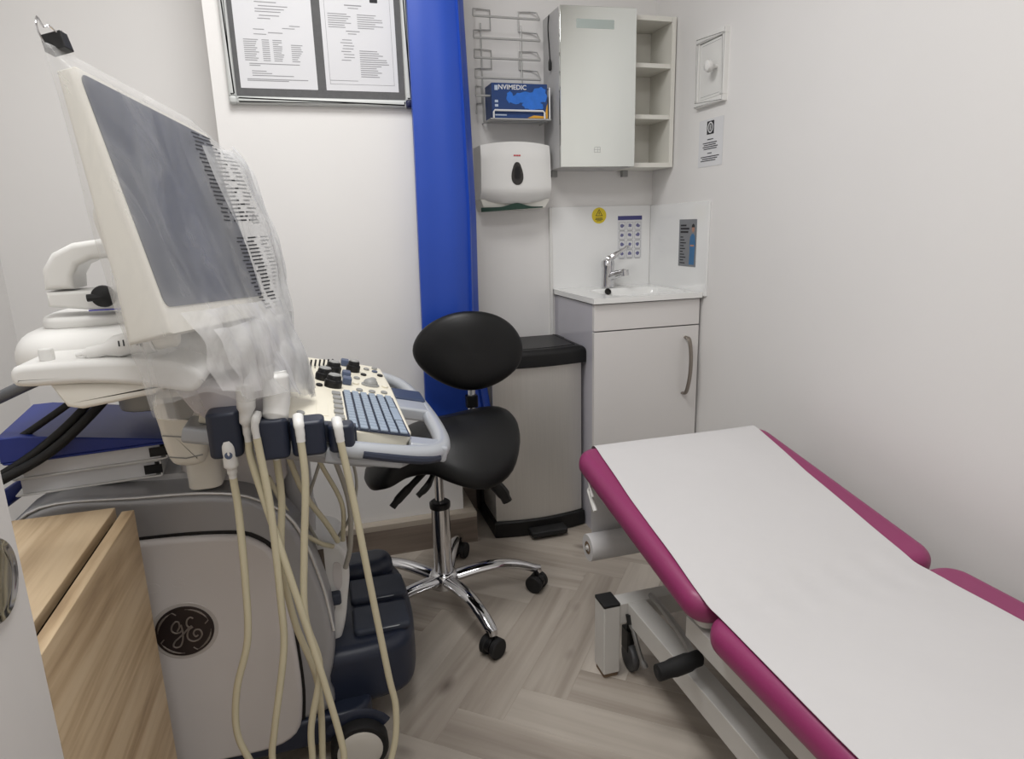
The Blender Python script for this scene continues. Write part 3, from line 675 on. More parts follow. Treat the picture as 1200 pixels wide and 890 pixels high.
v, f = pillow(outl, (.0, 0), .10, 0, lambda p, q, h: SC+fo*p+si*q+Vector((0, 0, seatz(p, q)-.04+h)))
build('seat', G().put(v, f), VINYL, stl, sharp=80)
build('seat_plate', G().rbox(HX-.07, HX+.08, HY-.05, HY+.05, .470, .488, .01, .003).box(HX-.03, HX+.03, HY-.03, HY+.03, .45, .471), BLACK, stl)
BC = Vector((-.895, -.50, .747))
bo = [(-.176, .0), (-.165, .045), (-.125, .088), (-.06, .118), (.01, .126), (.08, .114), (.135, .082), (.168, .035), (.174, -.012), (.155, -.060), (.10, -.100), (.03, -.122), (-.04, -.118), (-.11, -.085), (-.155, -.045)]
bo = smooth2(bo, 4)
bx = Vector((.985, -.12, .0)).normalized(); bn = Vector((bx.y, -bx.x, .12)).normalized()
v, f = pillow(bo, (0, 0), .062, 0, lambda p, q, h: BC+bx*p+Vector((0, .12, 1)).normalized()*q+bn*(h - .9*p*p))
build('backrest', G().put(v, f), VINYL, stl, sharp=80)
build('back_post', G().tube([(HX+.04, HY+.04, .478), (HX+.10, HY+.13, .474), (-.915, -.485, .475), (-.89, -.462, .52), (-.885, -.463, .62), (-.887, -.468, .74)], .011, 8, 4, flat=1.3), CHROME, stl)
build('post_clamp', G().rbox(-.905, -.867, -.478, -.446, .555, .595, .006, .003), BLACK, stl)
for (pts, r) in (([(-1.06, -.70, .47), (-1.12, -.74, .435), (-1.165, -.752, .40), (-1.19, -.757, .375)], .008), ([(-1.05, -.71, .47), (-1.085, -.76, .43), (-1.12, -.775, .405)], .007), ([(-.97, -.68, .46), (-.90, -.70, .40), (-.862, -.712, .355), (-.846, -.716, .322)], .011)):
    build('lever', G().tube(pts, [r*.6, r, r*1.25, r], 8, 4, flat=1.4), BLACK, stl)

# ================================================================== examination couch
cch = thing('examination_couch', 'magenta upholstered examination couch with raised head section along the right wall', 'couch', (-.43, -1.9, 0))
CXL, CXR = -.722, -.140
ha_ = math.atan2(.112, .60); FH = FR((0, -1.548, .441), (1, 0, 0), (0, math.cos(ha_), math.sin(ha_)), (0, -math.sin(ha_), math.cos(ha_)))
build('head_cushion', G().prism(rrect(CXL, CXR, .004, .615, .05, 8), -.062, 0, .027, 7, FH), PURPLE, cch, sharp=70)
build('foot_cushion', G().prism(rrect(CXL-.004, CXR, -2.86, -1.556, .05, 8), .378, .440, .027, 7), PURPLE, cch, sharp=70)
build('head_board', G().prism(rrect(CXL+.03, CXR-.03, .02, .59, .02, 4), -.078, -.062, .002, 1, FH), FRAMEW, cch)
build('foot_board', G().prism(rrect(CXL+.03, CXR-.03, -2.84, -1.57, .02, 4), .362, .378, .002, 1), FRAMEW, cch)
for x in (CXL+.035, CXR-.075): build('top_rail', G().rbox(x, x+.04, -2.8, -1.45, .315, .3615, .003, .002), FRAMEW, cch)
build('cross_rail', G().rbox(CXL+.076, CXR-.076, -1.66, -1.62, .32, .36, .003, .002), FRAMEW, cch)
build('cross_rail', G().rbox(CXL+.076, CXR-.076, -2.7, -2.66, .32, .36, .003, .002), FRAMEW, cch)
for x in (-.66, -.245): build('base_rail', G().rbox(x, x+.05, -2.65, -1.145, .145, .20, .003, .002), FRAMEW, cch)
for y in (-1.145, -2.69):
    build('base_cross_bar', G().rbox(-.683, -.167, y, y+.045, .145, .20, .003, .002), FRAMEW, cch)
    for x in (-.727, -.167):
        pst = build('foot_post', G().rbox(x, x+.044, y-.006, y+.052, .012, .20, .003, .002), FRAMEW, cch)
        build('post_cap', G().rbox(x-.0005, x+.0445, y-.0065, y+.0525, .2, .207, .003, .001), BLACKM, pst)
        build('rubber_foot', G().rbox(x+.002, x+.042, y-.002, y+.048, 0, .012, .004, .001), CORE, pst)
    for x in (-.645, -.235):
        cs_ = build('caster', G().rbox(x-.010, x+.010, y+.005, y+.045, .05, .11, .004, .002).tube([(x, y+.02, .11), (x, y+.02, .146)], .007, 10), BLACK, cch)
        build('wheel', G().lathe([(.010, -.009), (.034, -.009), (.037, -.005), (.037, .005), (.034, .009), (.010, .009)], 24, FR((x, y+.01, .037), (0, 1, 0), (0, 0, 1), (1, 0, 0))), M('caster_grey', (70, 70, 72), .5), cs_)
        build('brake_pedal', G().tube([(x-.012, y-.012, .155), (x-.010, y-.035, .12), (x-.002, y-.05, .075), (x+.006, y-.058, .052)], [.008, .006, .006, .009], 8, 4), M('pedal_steel', (140, 140, 140), .35, metal=.8), cs_)
        build('pedal_boot', G().tube([(x-.013, y-.006, .172), (x-.012, y-.014, .150)], .010, 10), BLACKM, cs_)
for x in (-.60, -.28):
    build('lift_arm', G().tube([(x, -2.5, .20), (x, -1.75, .335)], .02, 8), FRAMEW, cch)
    build('lift_arm', G().tube([(x+.03, -1.60, .20), (x+.03, -2.35, .335)], .02, 8), FRAMEW, cch)
lv = build('head_lever', G().tube([(-.598, -1.15, .212), (-.618, -1.24, .235), (-.645, -1.38, .254), (-.662, -1.442, .256)], .008, 8, 4), M('lever_steel', (170, 168, 164), .35, metal=.6), cch)
build('lever_grip', G().tube([(-.645, -1.446, .253), (-.66, -1.448, .253), (-.70, -1.452, .250), (-.745, -1.455, .248), (-.752, -1.455, .248)], [.010, .0165, .019, .017, .009], 14, 4), BLACKM, lv)
build('roll_bracket', G().tube([(-.70, -1.03, .50), (-.712, -1.02, .46), (-.712, -1.06, .42)], .006, 8).tube([(-.70, -1.08, .49), (-.715, -1.015, .505), (-.715, -1.05, .455)], .004, 8), M('bracket_white', (225, 224, 220), .35), cch)
build('roll_rod', G().tube([(-.70, -.972, .272), (-.19, -.972, .272)], .006, 10).tube([(-.192, -.972, .272), (-.192, -.985, .49)], .005, 8).tube([(-.672, -.985, .49), (-.672, -.985, .475)], .005, 8), FRAMEW, cch)
# paper roll and sheet
cp = thing('couch_paper', 'white paper sheet laid over the magenta couch from the roll at its head', 'paper', (-.45, -1.9, .44))
ec = [(-2.88, .40), (-2.865, .437), (-2.84, .4435), (-2.2, .4432), (-1.75, .4434), (-1.60, .4436), (-1.553, .4425), (-1.52, .448), (-1.40, .4708), (-1.2, .5080), (-1.02, .5415), (-.975, .5495), (-.951, .551), (-.936, .545), (-.929, .53), (-.927, .49), (-.928, .40), (-.9325, .30), (-.935, .275)]
ecs = [(p.x, p.y) for p in catmull([Vector((a, b, 0)) for a, b in ec], 6)]
def xl(y): return interp([(-2.9, -.70), (-1.9, -.716), (-1.56, -.703), (-1.2, -.686), (-.95, -.668)], y)
def xr(y): return interp([(-2.9, -.215), (-1.76, -.222), (-1.54, -.226), (-1.2, -.20), (-.95, -.172)], y)
g = G(); nu, nv = 40, len(ecs)
def sheet(u, v):
    y, z = ecs[int(round(v*(nv-1)))]
    x = lerp(xl(y), xr(y), u)+.0025*noise.noise((u*2, y*7, 1))
    edge = abs(2*u-1)
    zz = .0016*(noise.noise((x*6, y*6, 0))+.6) if z > .43 else 0
    if -1.62 < y < -1.5: zz += .0022*math.sin(x*40)**2
    return (x, y+(0 if z > .43 else .0015*noise.noise((x*5, z*5, 2))), z+max(0, zz)+.0006)
g.grid(nu, nv, sheet); n0 = len(g.f); k = len(g.v)
g.v += [(x, y-(.0006 if z < .43 else 0), z-(.0007 if z > .43 else 0)) for x, y, z in g.v]; g.f = [f_ for f_ in g.f]+[tuple(i+k for i in f_[::-1]) for f_ in g.f[:n0]]
build('sheet', g, CPAPER, cp, sharp=60)
rl = build('roll', G().lathe([(.012, 0), (.036, 0), (.037, .002), (.037, .488), (.036, .49), (.012, .49)], 36, FR((-.695, -.972, .272), (0, 1, 0), (0, 0, 1), (1, 0, 0))), CPAPER, cp)
build('core', G().lathe([(.0, .001), (.0075, .001), (.012, -.001), (.0175, -.001), (.018, .002)], 24, FR((-.695, -.972, .272), (0, 1, 0), (0, 0, 1), (1, 0, 0))), CORE, rl)

# ================================================================== ultrasound machine
us = thing('ultrasound_machine', 'grey and cream ultrasound machine on wheels with angled console and monitor', 'ultrasound machine', (-1.62, -1.02, 0))
XZ = lambda: F_BACK(0, 0, 0)                       # profile in x,z ; depth value = -y
arch = smooth2([(-1.93, .11), (-1.955, .30), (-1.945, .50), (-1.90, .625), (-1.82, .672), (-1.687, .662), (-1.56, .652), (-1.483, .628), (-1.418, .566), (-1.378, .434), (-1.362, .312), (-1.382, .195), (-1.43, .11)][::-1], 5)
pan = smooth2([(-1.90, .10), (-1.915, .30), (-1.90, .50), (-1.85, .575), (-1.70, .578), (-1.56, .568), (-1.495, .548), (-1.456, .490), (-1.443, .33), (-1.442, .167), (-1.472, .085), (-1.60, .072)][::-1], 5)
build('side_arch', G().prism(arch, 1.115, 1.20, .020, 4, XZ(), .0), SILVER, us)
build('side_arch', G().prism(arch, .85, .925, .0, 4, XZ(), .020), SILVER, us)
gap = [(x*1.0+(.006 if x > -1.65 else -.006), z+(.006 if z > .3 else -.006)) for x, z in pan]
build('panel_gap', G().prism(gap, 1.19, 1.2015, 0, 1, XZ()), BLACK, us)
sp_ = build('side_panel', G().prism(pan, 1.192, 1.214, .010, 4, XZ(), .0), PANELG, us)
bodyp = smooth2([(-1.90, .12), (-1.93, .40), (-1.90, .60), (-1.82, .665), (-1.68, .672), (-1.52, .655), (-1.45, .60), (-1.42, .45), (-1.42, .12)][::-1], 4)
build('body', G().prism(bodyp, .924, 1.116, .0, 1, XZ()), SHOULD, us)
build('rim_line', G().tube([(x, -1.196, z) for x, z in smooth2([(-1.92, .60), (-1.84, .664), (-1.687, .6595), (-1.56, .650), (-1.483, .626), (-1.420, .566), (-1.381, .434), (-1.365, .312)], 5, False)], .003, 8), M('bright_rim', (214, 214, 214), .25, metal=.4), us)
build('chassis', G().prism(rrect(-1.94, -1.30, -1.21, -.83, .05), .05, .118, .012, 3), NAVY, us)
# badge
fb = F_BACK(-1.638, -1.2135, .384)
bd_ = build('badge', G().prism(circ(0, 0, .060, 48), -.001, .0015, .001, 1, fb), M('badge_rim', (186, 180, 176), .4), sp_)
g = G().prism(circ(0, 0, .0525, 48), .0, .0035, .0015, 2, fb)
dk = build('badge_face', g, LOGOM, us); dk.parent = bd_
def logo_stroke(pts, r): return [fb @ Vector(((x-388)/240*.0525, -(y-490)/195*.0525, .0036)) for x, y in pts]
g = G()
for pts in ([(368, 478), (345, 492), (312, 490), (288, 468), (296, 430), (328, 402), (352, 412), (352, 448), (330, 478)], [(366, 432), (372, 490), (362, 555), (338, 598), (304, 606), (282, 588), (300, 556), (340, 530), (382, 502), (418, 472), (450, 452)], [(470, 398), (446, 386), (420, 404), (412, 438), (426, 462), (455, 466), (424, 482), (404, 522), (412, 560), (450, 580), (496, 568), (522, 534), (510, 498), (474, 492), (455, 516), (468, 544), (492, 536)]):
    g.tube(logo_stroke(pts, 1), .0016, 6, 5)
for a0 in (0.35, 1.95, 3.5, 5.1):
    g.tube([fb @ Vector((.0465*math.cos(a0+t*.11), .0465*math.sin(a0+t*.11), .0036)) for t in range(11)], [.0004, .0014, .002, .0014, .0004], 6)
    g.tube([fb @ Vector(((.0465-.004*t)*math.cos(a0-.05*t), (.0465-.004*t)*math.sin(a0-.05*t), .0036)) for t in range(3)], .0012, 6)
lg = build('monogram', g, LOGOL, us); lg.parent = bd_
for s_, x, z in (('O', -1.682, .481), ('G', -1.638, .484), ('-', -1.556, .484)):
    e_ = build('embossed_mark', textg(s_, .030, F_BACK(x, -1.2138, z), .0006, 'CENTER', 1.3), PANELG, us); e_.parent = sp_
# casters
for cx_, cy_ in ((-1.335, -1.245), (-1.335, -.80), (-1.86, -1.19), (-1.86, -.85)):
    sgn = -1 if cy_ < -1 else 1
    fr = FR((cx_, cy_, .060), (1, 0, 0), (0, 0, 1), (0, -1, 0))
    ty = build('wheel', G().lathe([(.04, -.018), (.056, -.018), (.060, -.012), (.060, .012), (.056, .018), (.04, .018)], 36, fr), BLACKM, us)
    fr2 = FR((cx_, cy_, .060), (1, 0, 0), (0, 0, 1), (0, -1, 0)) if sgn < 0 else FR((cx_, cy_, .060), (-1, 0, 0), (0, 0, 1), (0, 1, 0))
    build('hub_cap', G().lathe([(.046, .010), (.047, .019), (.042, .022), (.03, .0235), (0, .024)], 32, fr2), M('hub_cap_white', (206, 202, 194), .4) if 'hub_cap_white' not in bpy.data.materials else bpy.data.materials['hub_cap_white'], ty)
    if cx_ > -1.5: build('wheel_arch', G().tube([(cx_+.065*math.cos(t*PI/12), cy_+.012, .06+.065*math.sin(t*PI/12)) for t in range(2, 11)], .005, 8, flat=3.0), NAVY, us)
# foot rest
build('foot_rest', G().prism(smooth2([(-1.42, -.745), (-1.42, -1.145), (-1.36, -1.165), (-1.23, -1.150), (-1.188, -1.08), (-1.180, -.93), (-1.195, -.80), (-1.25, -.75)], 5), .085, .232, .030, 5), NAVY, us, sharp=60)
for (y0, y1, x1) in ((-1.115, -1.012, -1.196), (-.985, -.882, -1.19)):
    pdp = build('foot_pad', G().rbox(-1.325, x1, y0, y1, .226, .246, .012, .008, 4), NAVYL, us)
    build('pad_trim', G().tube([(-1.30, y0+.003, .2405), (-1.23, y0+.001, .2415), (x1-.012, y0+.004, .2405)], .0013, 6), M('pale_trim', (190, 195, 200), .4) if 'pale_trim' not in bpy.data.materials else bpy.data.materials['pale_trim'], pdp)
build('foot_rest_back', G().rbox(-1.36, -1.205, -.86, -.755, .20, .268, .04, .03, 4), NAVY, us)
# front connector panel
build('connector_panel', G().prism(smooth2([(-1.425, .47), (-1.365, .468), (-1.330, .445), (-1.322, .39), (-1.330, .33), (-1.345, .25), (-1.385, .15), (-1.425, .13)][::-1], 4), .95, 1.105, .012, 3, XZ()), WPLAST, us)
build('connector_latch', G().rbox(-1.40, -1.345, -1.125, -1.104, .325, .352, .006, .004).rbox(-1.395, -1.368, -1.135, -1.104, .285, .325, .006, .004), NAVYL, us)
build('panel_slot', G().prism(smooth2([(-1.350, .42), (-1.339, .41), (-1.340, .365), (-1.350, .352), (-1.358, .37), (-1.356, .41)], 3), 1.100, 1.1065, 0, 1, XZ()), PANELG, us)
build('panel_recess', G().rbox(-1.415, -1.372, -1.108, -1.09, .385, .455, .004, .001), M('recess_brown', (96, 86, 76), .7), us)
# column and rear covers
build('column', G().prism(rrect(-1.63, -1.43, -1.13, -.93, .05), .62, .80, .01, 2), PANELG, us)
build('column_front', G().rbox(-1.44, -1.385, -1.08, -.97, .45, .80, .02, .01), SHOULD, us)
el = build('swivel_bracket', G().prism(smooth2([(-1.615, .862), (-1.617, .80), (-1.608, .745), (-1.59, .731), (-1.56, .731), (-1.548, .745), (-1.535, .80), (-1.520, .862)], 4), 1.16, 1.265, .014, 4, XZ()).prism(rrect(-1.60, -1.54, -1.2, -1.05, .02), .66, .80, .004, 2), CREAM, us)
build('hollow_shade', G().prism([(-1.602, .858), (-1.598, .822), (-1.565, .815), (-1.540, .858)], 1.255, 1.2665, 0, 1, XZ()), M('hollow_shade_grey', (120, 118, 112), .6), el)  # flat grey plate, its colour stands for shade inside the hollow
build('bracket_seam', G().tube([(-1.612, -1.2655, .792), (-1.58, -1.2665, .786), (-1.545, -1.2655, .790)], .0012, 6).tube([(-1.606, -1.2645, .752), (-1.58, -1.2665, .747), (-1.553, -1.2645, .750)], .0012, 6), BTN, el)
build('rear_cover', G().prism(rrect(-1.815, -1.44, -1.31, -.84, .09, 8), .895, .985, .045, 6), WPLAST, us, sharp=60)
build('rear_cover_pad', G().prism(smooth2([(-1.765, -1.24), (-1.66, -1.24), (-1.62, -1.20), (-1.64, -1.06), (-1.77, -1.06)], 4), .982, 1.003, .008, 3), WPLAST, us)
build('rear_frame', G().prism(rrect(-1.72, -1.52, -1.12, -.92, .04), .80, .90, .01, 2), BTN, us)
# side tray
ty_ = build('side_tray', G().prism(smooth2([(-1.738, .938), (-1.735, .960), (-1.70, .9635), (-1.62, .9625), (-1.55, .955), (-1.512, .940), (-1.503, .922), (-1.520, .906), (-1.55, .912), (-1.60, .924), (-1.66, .931), (-1.72, .932)][::-1], 4), 1.335, 1.455, .010, 4, XZ()), WPLAST, us, sharp=60)
build('tray_box', G().prism([(-1.70, .934), (-1.683, .898), (-1.665, .893), (-1.575, .905), (-1.548, .916), (-1.552, .922)], 1.35, 1.445, .006, 3, XZ()), CREAM, ty_)
# monitor arm and knob
am = build('monitor_arm', G().prism([(-1.55, 1.126), (-1.66, 1.126), (-1.705, 1.120), (-1.735, 1.105), (-1.752, 1.08), (-1.754, 1.047), (-1.712, 1.047), (-1.710, 1.068), (-1.700, 1.084), (-1.68, 1.093), (-1.55, 1.100)], 1.165, 1.245, .010, 4, XZ()).prism([(-1.752, 1.044), (-1.752, 1.020), (-1.64, 1.005), (-1.52, 1.005), (-1.52, 1.044)], 1.165, 1.245, .006, 3, XZ()).prism(rrect(-1.66, -1.58, -1.24, -1.16, .02), .985, 1.02, .003, 2), WPLAST, us)
build('arm_knob', G().lathe([(.016, 0), (.018, .006), (.017, .014), (.010, .018), (0, .019)], 24, F_BACK(-1.668, -1.245, 1.034)).tube([(-1.668, -1.258, 1.034), (-1.690, -1.260, 1.033)], .006, 8), BLACKM, am)
build('arm_stripe', G().rbox(-1.695, -1.64, -1.2465, -1.2445, 1.0105, 1.0125, .0005, .0002), M('stripe_blue', (60, 60, 180), .5), am)
# monitor
e1 = Vector((.22, .97, -.065)).normalized(); e2 = Vector((-.229, .05, .971)).normalized(); e2 = (e2-e1*e1.dot(e2)).normalized(); en = e1.cross(e2).normalized()
MC = (Vector((-1.591, -1.5, 1.323))+Vector((-1.523, -1.5, 1.035)))/2+e1*.190
FM = FR(MC, e1, e2, en)
mo = build('monitor', G().prism([(-.182, -.060), (-.10, -.048), (.158, -.022), (.158, 0), (-.182, 0)], -.200, .222, .008, 3, FM @ FR((0, 0, 0), (0, 1, 0), (0, 0, 1), (1, 0, 0))), CREAM, us)
build('monitor_back', G().prism(rrect(-.13, .15, -.17, .03, .04, 5), -.085, -.04, .02, 3, FM), CREAM, mo)
build('screen', G().prism(rrect(-.190, .216, -.147, .152, .014, 4), -.004, .0012, 0, 1, FM), SCREEN, mo)
build('monitor_neck', G().tube([FM @ Vector((0, -.10, -.08)), FM @ Vector((0, -.15, -.10)), (-1.60, -1.20, 1.03)], .03, 12, 4), CREAM, mo)
# console deck
dn = math.hypot(1, .25); FD = FR((-1.15, -1.04, .75), (1/dn, 0, -.25/dn), (0, 1, 0), (.25/dn, 0, 1/dn))
dk_ = [(-.040, .325), (-.036, .10), (-.040, -.255), (-.050, -.280), (-.166, -.298), (-.172, -.272), (-.40, -.272), (-.40, .32), (-.18, .345), (-.09, .350), (-.055, .345)]
con = build('console_deck', G().prism(dk_, -.028, 0, .005, 3, FD), DECKC, us)
build('console_base', G().prism([(-.030, .34), (-.026, .1), (-.030, -.27), (-.055, -.305), (-.19, -.318), (-.19, -.29), (-.42, -.29), (-.42, .34), (-.1, .365)], -.060, -.0285, .008, 3, FD), SILVERL, us)
build('console_underside', G().prism(rrect(-.36, -.07, -.25, .30, .05), -.085, -.060, .01, 2, FD), SILVER, us)
build('console_side', G().prism([(-1.575, .898), (-1.42, .868), (-1.40, .835), (-1.44, .80), (-1.505, .812), (-1.545, .845)], .76, 1.335, .006, 3, XZ()), M('lilac_grey_plastic', (200, 194, 196), .45, var=.015), us)
hb = [(-.075, .355), (-.030, .345), (.006, .30), (.026, .22), (.036, .10), (.040, .0), (.040, -.10), (.034, -.20), (.018, -.262), (-.02, -.298), (-.08, -.315), (-.17, -.322)]
build('handle_rim', G().tube([FD @ Vector((x, y, -.028)) for x, y in hb], .0165, 12, 5, flat=1.0), SILVERL, us)
build('rim_bumper', G().tube([FD @ Vector((x, y, z)) for x, y, z in ((-.13, -.333, -.030), (-.07, -.330, -.032), (-.02, -.316, -.034), (.012, -.292, -.034))], .0075, 8, 4), NAVY, us)
build('handle_bridge', G().rbox(-.045, .036, -.025, .055, -.040, -.012, .006, .006, 3, FD), SILVERL, us)
build('handle_pad', G().rbox(-.036, .040, .050, .140, -.038, -.006, .008, .006, 3, FD), M('pad_blue', (48, 62, 92), .5), us)
build('handle_bridge', G().rbox(-.045, .030, -.285, -.235, -.045, -.014, .006, .006, 3, FD), SILVERL, us)
for y0, y1 in ((-.232, -.150), (.17, .29)): build('handle_pocket', G().rbox(-.032, .014, y0, y1, -.052, -.040, .008, .002, 2, FD), BLACK, us)
# keyboard: shared key mesh
kb = build('keyboard_bed', G().rbox(-.157, -.047, -.292, -.006, -.001, .0015, .003, .0005, 1, FD), NAVY, con)
kg = G().prism(rrect(-.0068, .0068, -.0086, .0086, .0015, 2), 0, .0045, .0015, 2)
kme = bpy.data.meshes.new('key'); kme.from_pydata(kg.v, [], kg.f); kme.update(); kme.materials.append(KEYG)
kg2 = G().prism(rrect(-.0078, .0078, -.045, .045, .0015, 2), 0, .0045, .0015, 2)
kme2 = bpy.data.meshes.new('space_key'); kme2.from_pydata(kg2.v, [], kg2.f); kme2.update(); kme2.materials.append(KEYG)
base = Matrix.Translation(-Vector((-1.62, -1.02, 0)))
for r in range(6):
    for c in range(14):
        if r == 5 and 4 <= c <= 8:
            if c == 6: 
                o = bpy.data.objects.new('space_key', kme2); COL.objects.link(o); o.parent = kb; o.matrix_local = base @ FD @ Matrix.Translation((-.148+r*.0178, -.280+c*.0202, .0015))
            continue
        o = bpy.data.objects.new('key', kme); COL.objects.link(o); o.parent = kb
        o.matrix_local = base @ FD @ Matrix.Translation((-.148+r*.0178, -.280+c*.0202, .0015))
for x, y in ((-.171, -.038), (-.170, -.075), (-.170, -.113), (-.170, -.150), (-.171, -.188), (-.170, -.225)):
    build('side_key', G().rbox(x-.009, x+.009, y-.012, y+.012, 0, .004, .004, .001, 2, FD), BTN, con)
for x, y, r in ((-.172, .182, .019), (-.195, .088, .019), (-.121, .235, .017), (-.176, .027, .019)):
    kn = build('knob', G().lathe([(r, 0), (r*1.02, .012), (r*.95, .016), (r*.85, .017), (r*.8, .024), (r*.7, .027), (0, .0275)], 24, FD @ Matrix.Translation((x, y, 0))), BLACK, con)
    build('knob_cap', G().lathe([(r*.72, .027), (r*.62, .0295), (0, .030)], 20, FD @ Matrix.Translation((x, y, 0))), BTN, kn)
for x, y in ((-.139, .300), (-.142, .148), (-.144, .078)):
    build('toggle', G().rbox(x-.010, x+.010, y-.016, y+.016, 0, .016, .004, .003, 2, FD), KEYD, con)
for i, (x, y) in enumerate(((-.083, .285), (-.06, .312), (-.063, .268), (-.096, .206), (-.116, .152), (-.053, .226), (-.075, .17), (-.053, .101), (-.122, .092), (-.118, .026), (-.09, .027), (-.062, .035), (-.205, .02), (-.24, -.23))):
    build('button', G().prism(circ(0, 0, .0075, 16, .011), 0, .004, .0015, 2, FD @ Matrix.Translation((x, y, 0))), (BTN, BTN, KEYD, BLACK, BTN, BLACK, BTN, DECKC, DECKC, BTN, BTN, BTN, BLACK, BTN)[i], con)
build('trackball', G().lathe([(.021, 0), (.021, .003), (.017, .004), (.0165, .008), (.013, .013), (.007, .016), (0, .0165)], 24, FD @ Matrix.Translation((-.088, .098, 0))), BTN, con)
for i in range(8):
    x = -.245+i*.0105; y = .20+i*.011
    build('slider', G().rbox(x-.0022, x+.0022, y-.004, y+.004, 0, .016, .001, .001, 1, FD).rbox(x-.001, x+.001, y-.03, y+.03, 0, .0012, .0005, .0002, 1, FD), INKD, con)
for i in range(4): build('soft_key', G().rbox(-.250, -.226, .145-i*.04, .168-i*.04, 0, .005, .003, .001, 2, FD), KEYD, con)
build('deck_ridge', G().rbox(-.212, -.190, -.225, -.105, 0, .0012, .003, .0005, 1, FD), DECKC, con)
# probe holder cups
for x0, x1, z0, z1, y0 in ((-1.522, -1.471, .776, .852, -1.385), (-1.453, -1.400, .766, .834, -1.39), (-1.397, -1.342, .764, .824, -1.385), (-1.338, -1.294, .760, .808, -1.375)):
    build('probe_cup', G().rbox(x0, x1, y0, -1.335, z0, z1, .012, .006, 3), NAVY, us)
build('cup_rail', G().prism([(-1.52, .842), (-1.52, .80), (-1.29, .765), (-1.29, .796)], 1.322, 1.348, .004, 2, XZ()), NAVY, us)
build('hazard_label', G().prism([(-1.535, .742), (-1.505, .742), (-1.520, .765)], 1.131, 1.1315, 0, 1, XZ()), GLOVEO, us)

# ------------------------------------------------------------------ probes with cables
def probe(name, label, body, rads, cab, cr=.0062, mat=WPLAST, mark=None):
    t = thing(name, label, 'probe', cab[-1], 'ultrasound probes hanging in the holder')
    build('head', G().tube(body, rads, 16, 4, flat=.8), mat, t, sharp=60)
    build('cable', G().tube([body[-1]]+list(cab), cr, 10, 8), CABLE, t, sharp=80)
    if mark: build('mark', G().lathe([(.006, 0), (.006, .0012), (0, .0013)], 16, F_BACK(*mark)), KEYD, t)
probe('ultrasound_probe', 'white probe hanging below the first navy cup, with the leftmost cable', [(-1.494, -1.372, .80), (-1.493, -1.375, .79), (-1.493, -1.375, .765), (-1.493, -1.374, .752), (-1.493, -1.373, .740)], [.015, .0155, .0145, .010, .008], [(-1.492, -1.37, .678), (-1.496, -1.37, .552), (-1.505, -1.37, .439), (-1.534, -1.365, .342), (-1.545, -1.36, .256), (-1.532, -1.36, .190), (-1.50, -1.36, .10), (-1.46, -1.37, .012)], mark=(-1.493, -1.389, .783))
probe('ultrasound_probe', 'white tapered probe standing between the first two navy cups', [(-1.458, -1.372, .893), (-1.458, -1.374, .885), (-1.459, -1.376, .862), (-1.461, -1.378, .838), (-1.462, -1.378, .818), (-1.462, -1.378, .80)], [.015, .018, .018, .014, .009, .0075], [(-1.460, -1.38, .76), (-1.432, -1.385, .605), (-1.395, -1.39, .396), (-1.366, -1.395, .206), (-1.369, -1.395, .149), (-1.38, -1.39, .06), (-1.43, -1.38, .012)])
probe('ultrasound_probe', 'cable end of the probe sunk in the second navy cup', [(-1.445, -1.370, .845), (-1.445, -1.372, .84), (-1.446, -1.392, .838), (-1.448, -1.397, .828), (-1.447, -1.398, .81)], [.008, .009, .0085, .0075, .007], [(-1.440, -1.392, .685), (-1.442, -1.385, .509), (-1.448, -1.38, .408), (-1.479, -1.378, .256), (-1.49, -1.376, .185), (-1.48, -1.375, .09), (-1.43, -1.40, .012)])
probe('ultrasound_probe', 'wide white probe plugged beside the second navy cup under the plastic bag', [(-1.412, -1.350, .905), (-1.412, -1.352, .89), (-1.414, -1.355, .86), (-1.418, -1.362, .835), (-1.424, -1.372, .812), (-1.424, -1.362, .76)], [.022, .026, .027, .026, .016, .007], [(-1.425, -1.345, .68), (-1.437, -1.340, .56), (-1.428, -1.330, .43), (-1.40, -1.335, .30), (-1.405, -1.34, .15), (-1.42, -1.34, .012)])
probe('ultrasound_probe', 'cable end of the probe sunk in the third navy cup', [(-1.383, -1.368, .832), (-1.383, -1.372, .83), (-1.382, -1.392, .824), (-1.381, -1.396, .81), (-1.381, -1.397, .795)], [.008, .009, .0085, .0075, .007], [(-1.381, -1.394, .723), (-1.395, -1.385, .598), (-1.406, -1.38, .468), (-1.391, -1.375, .36), (-1.417, -1.372, .239), (-1.422, -1.37, .165), (-1.43, -1.37, .08), (-1.46, -1.40, .012)])
probe('ultrasound_probe', 'cable end of the probe in the fourth navy cup nearest the keyboard', [(-1.322, -1.362, .818), (-1.322, -1.366, .816), (-1.321, -1.384, .812), (-1.320, -1.388, .80), (-1.319, -1.388, .785)], [.008, .009, .0085, .0075, .007], [(-1.307, -1.382, .68), (-1.291, -1.375, .512), (-1.271, -1.37, .312), (-1.262, -1.37, .234), (-1.272, -1.375, .150), (-1.31, -1.385, .06), (-1.36, -1.40, .012)])
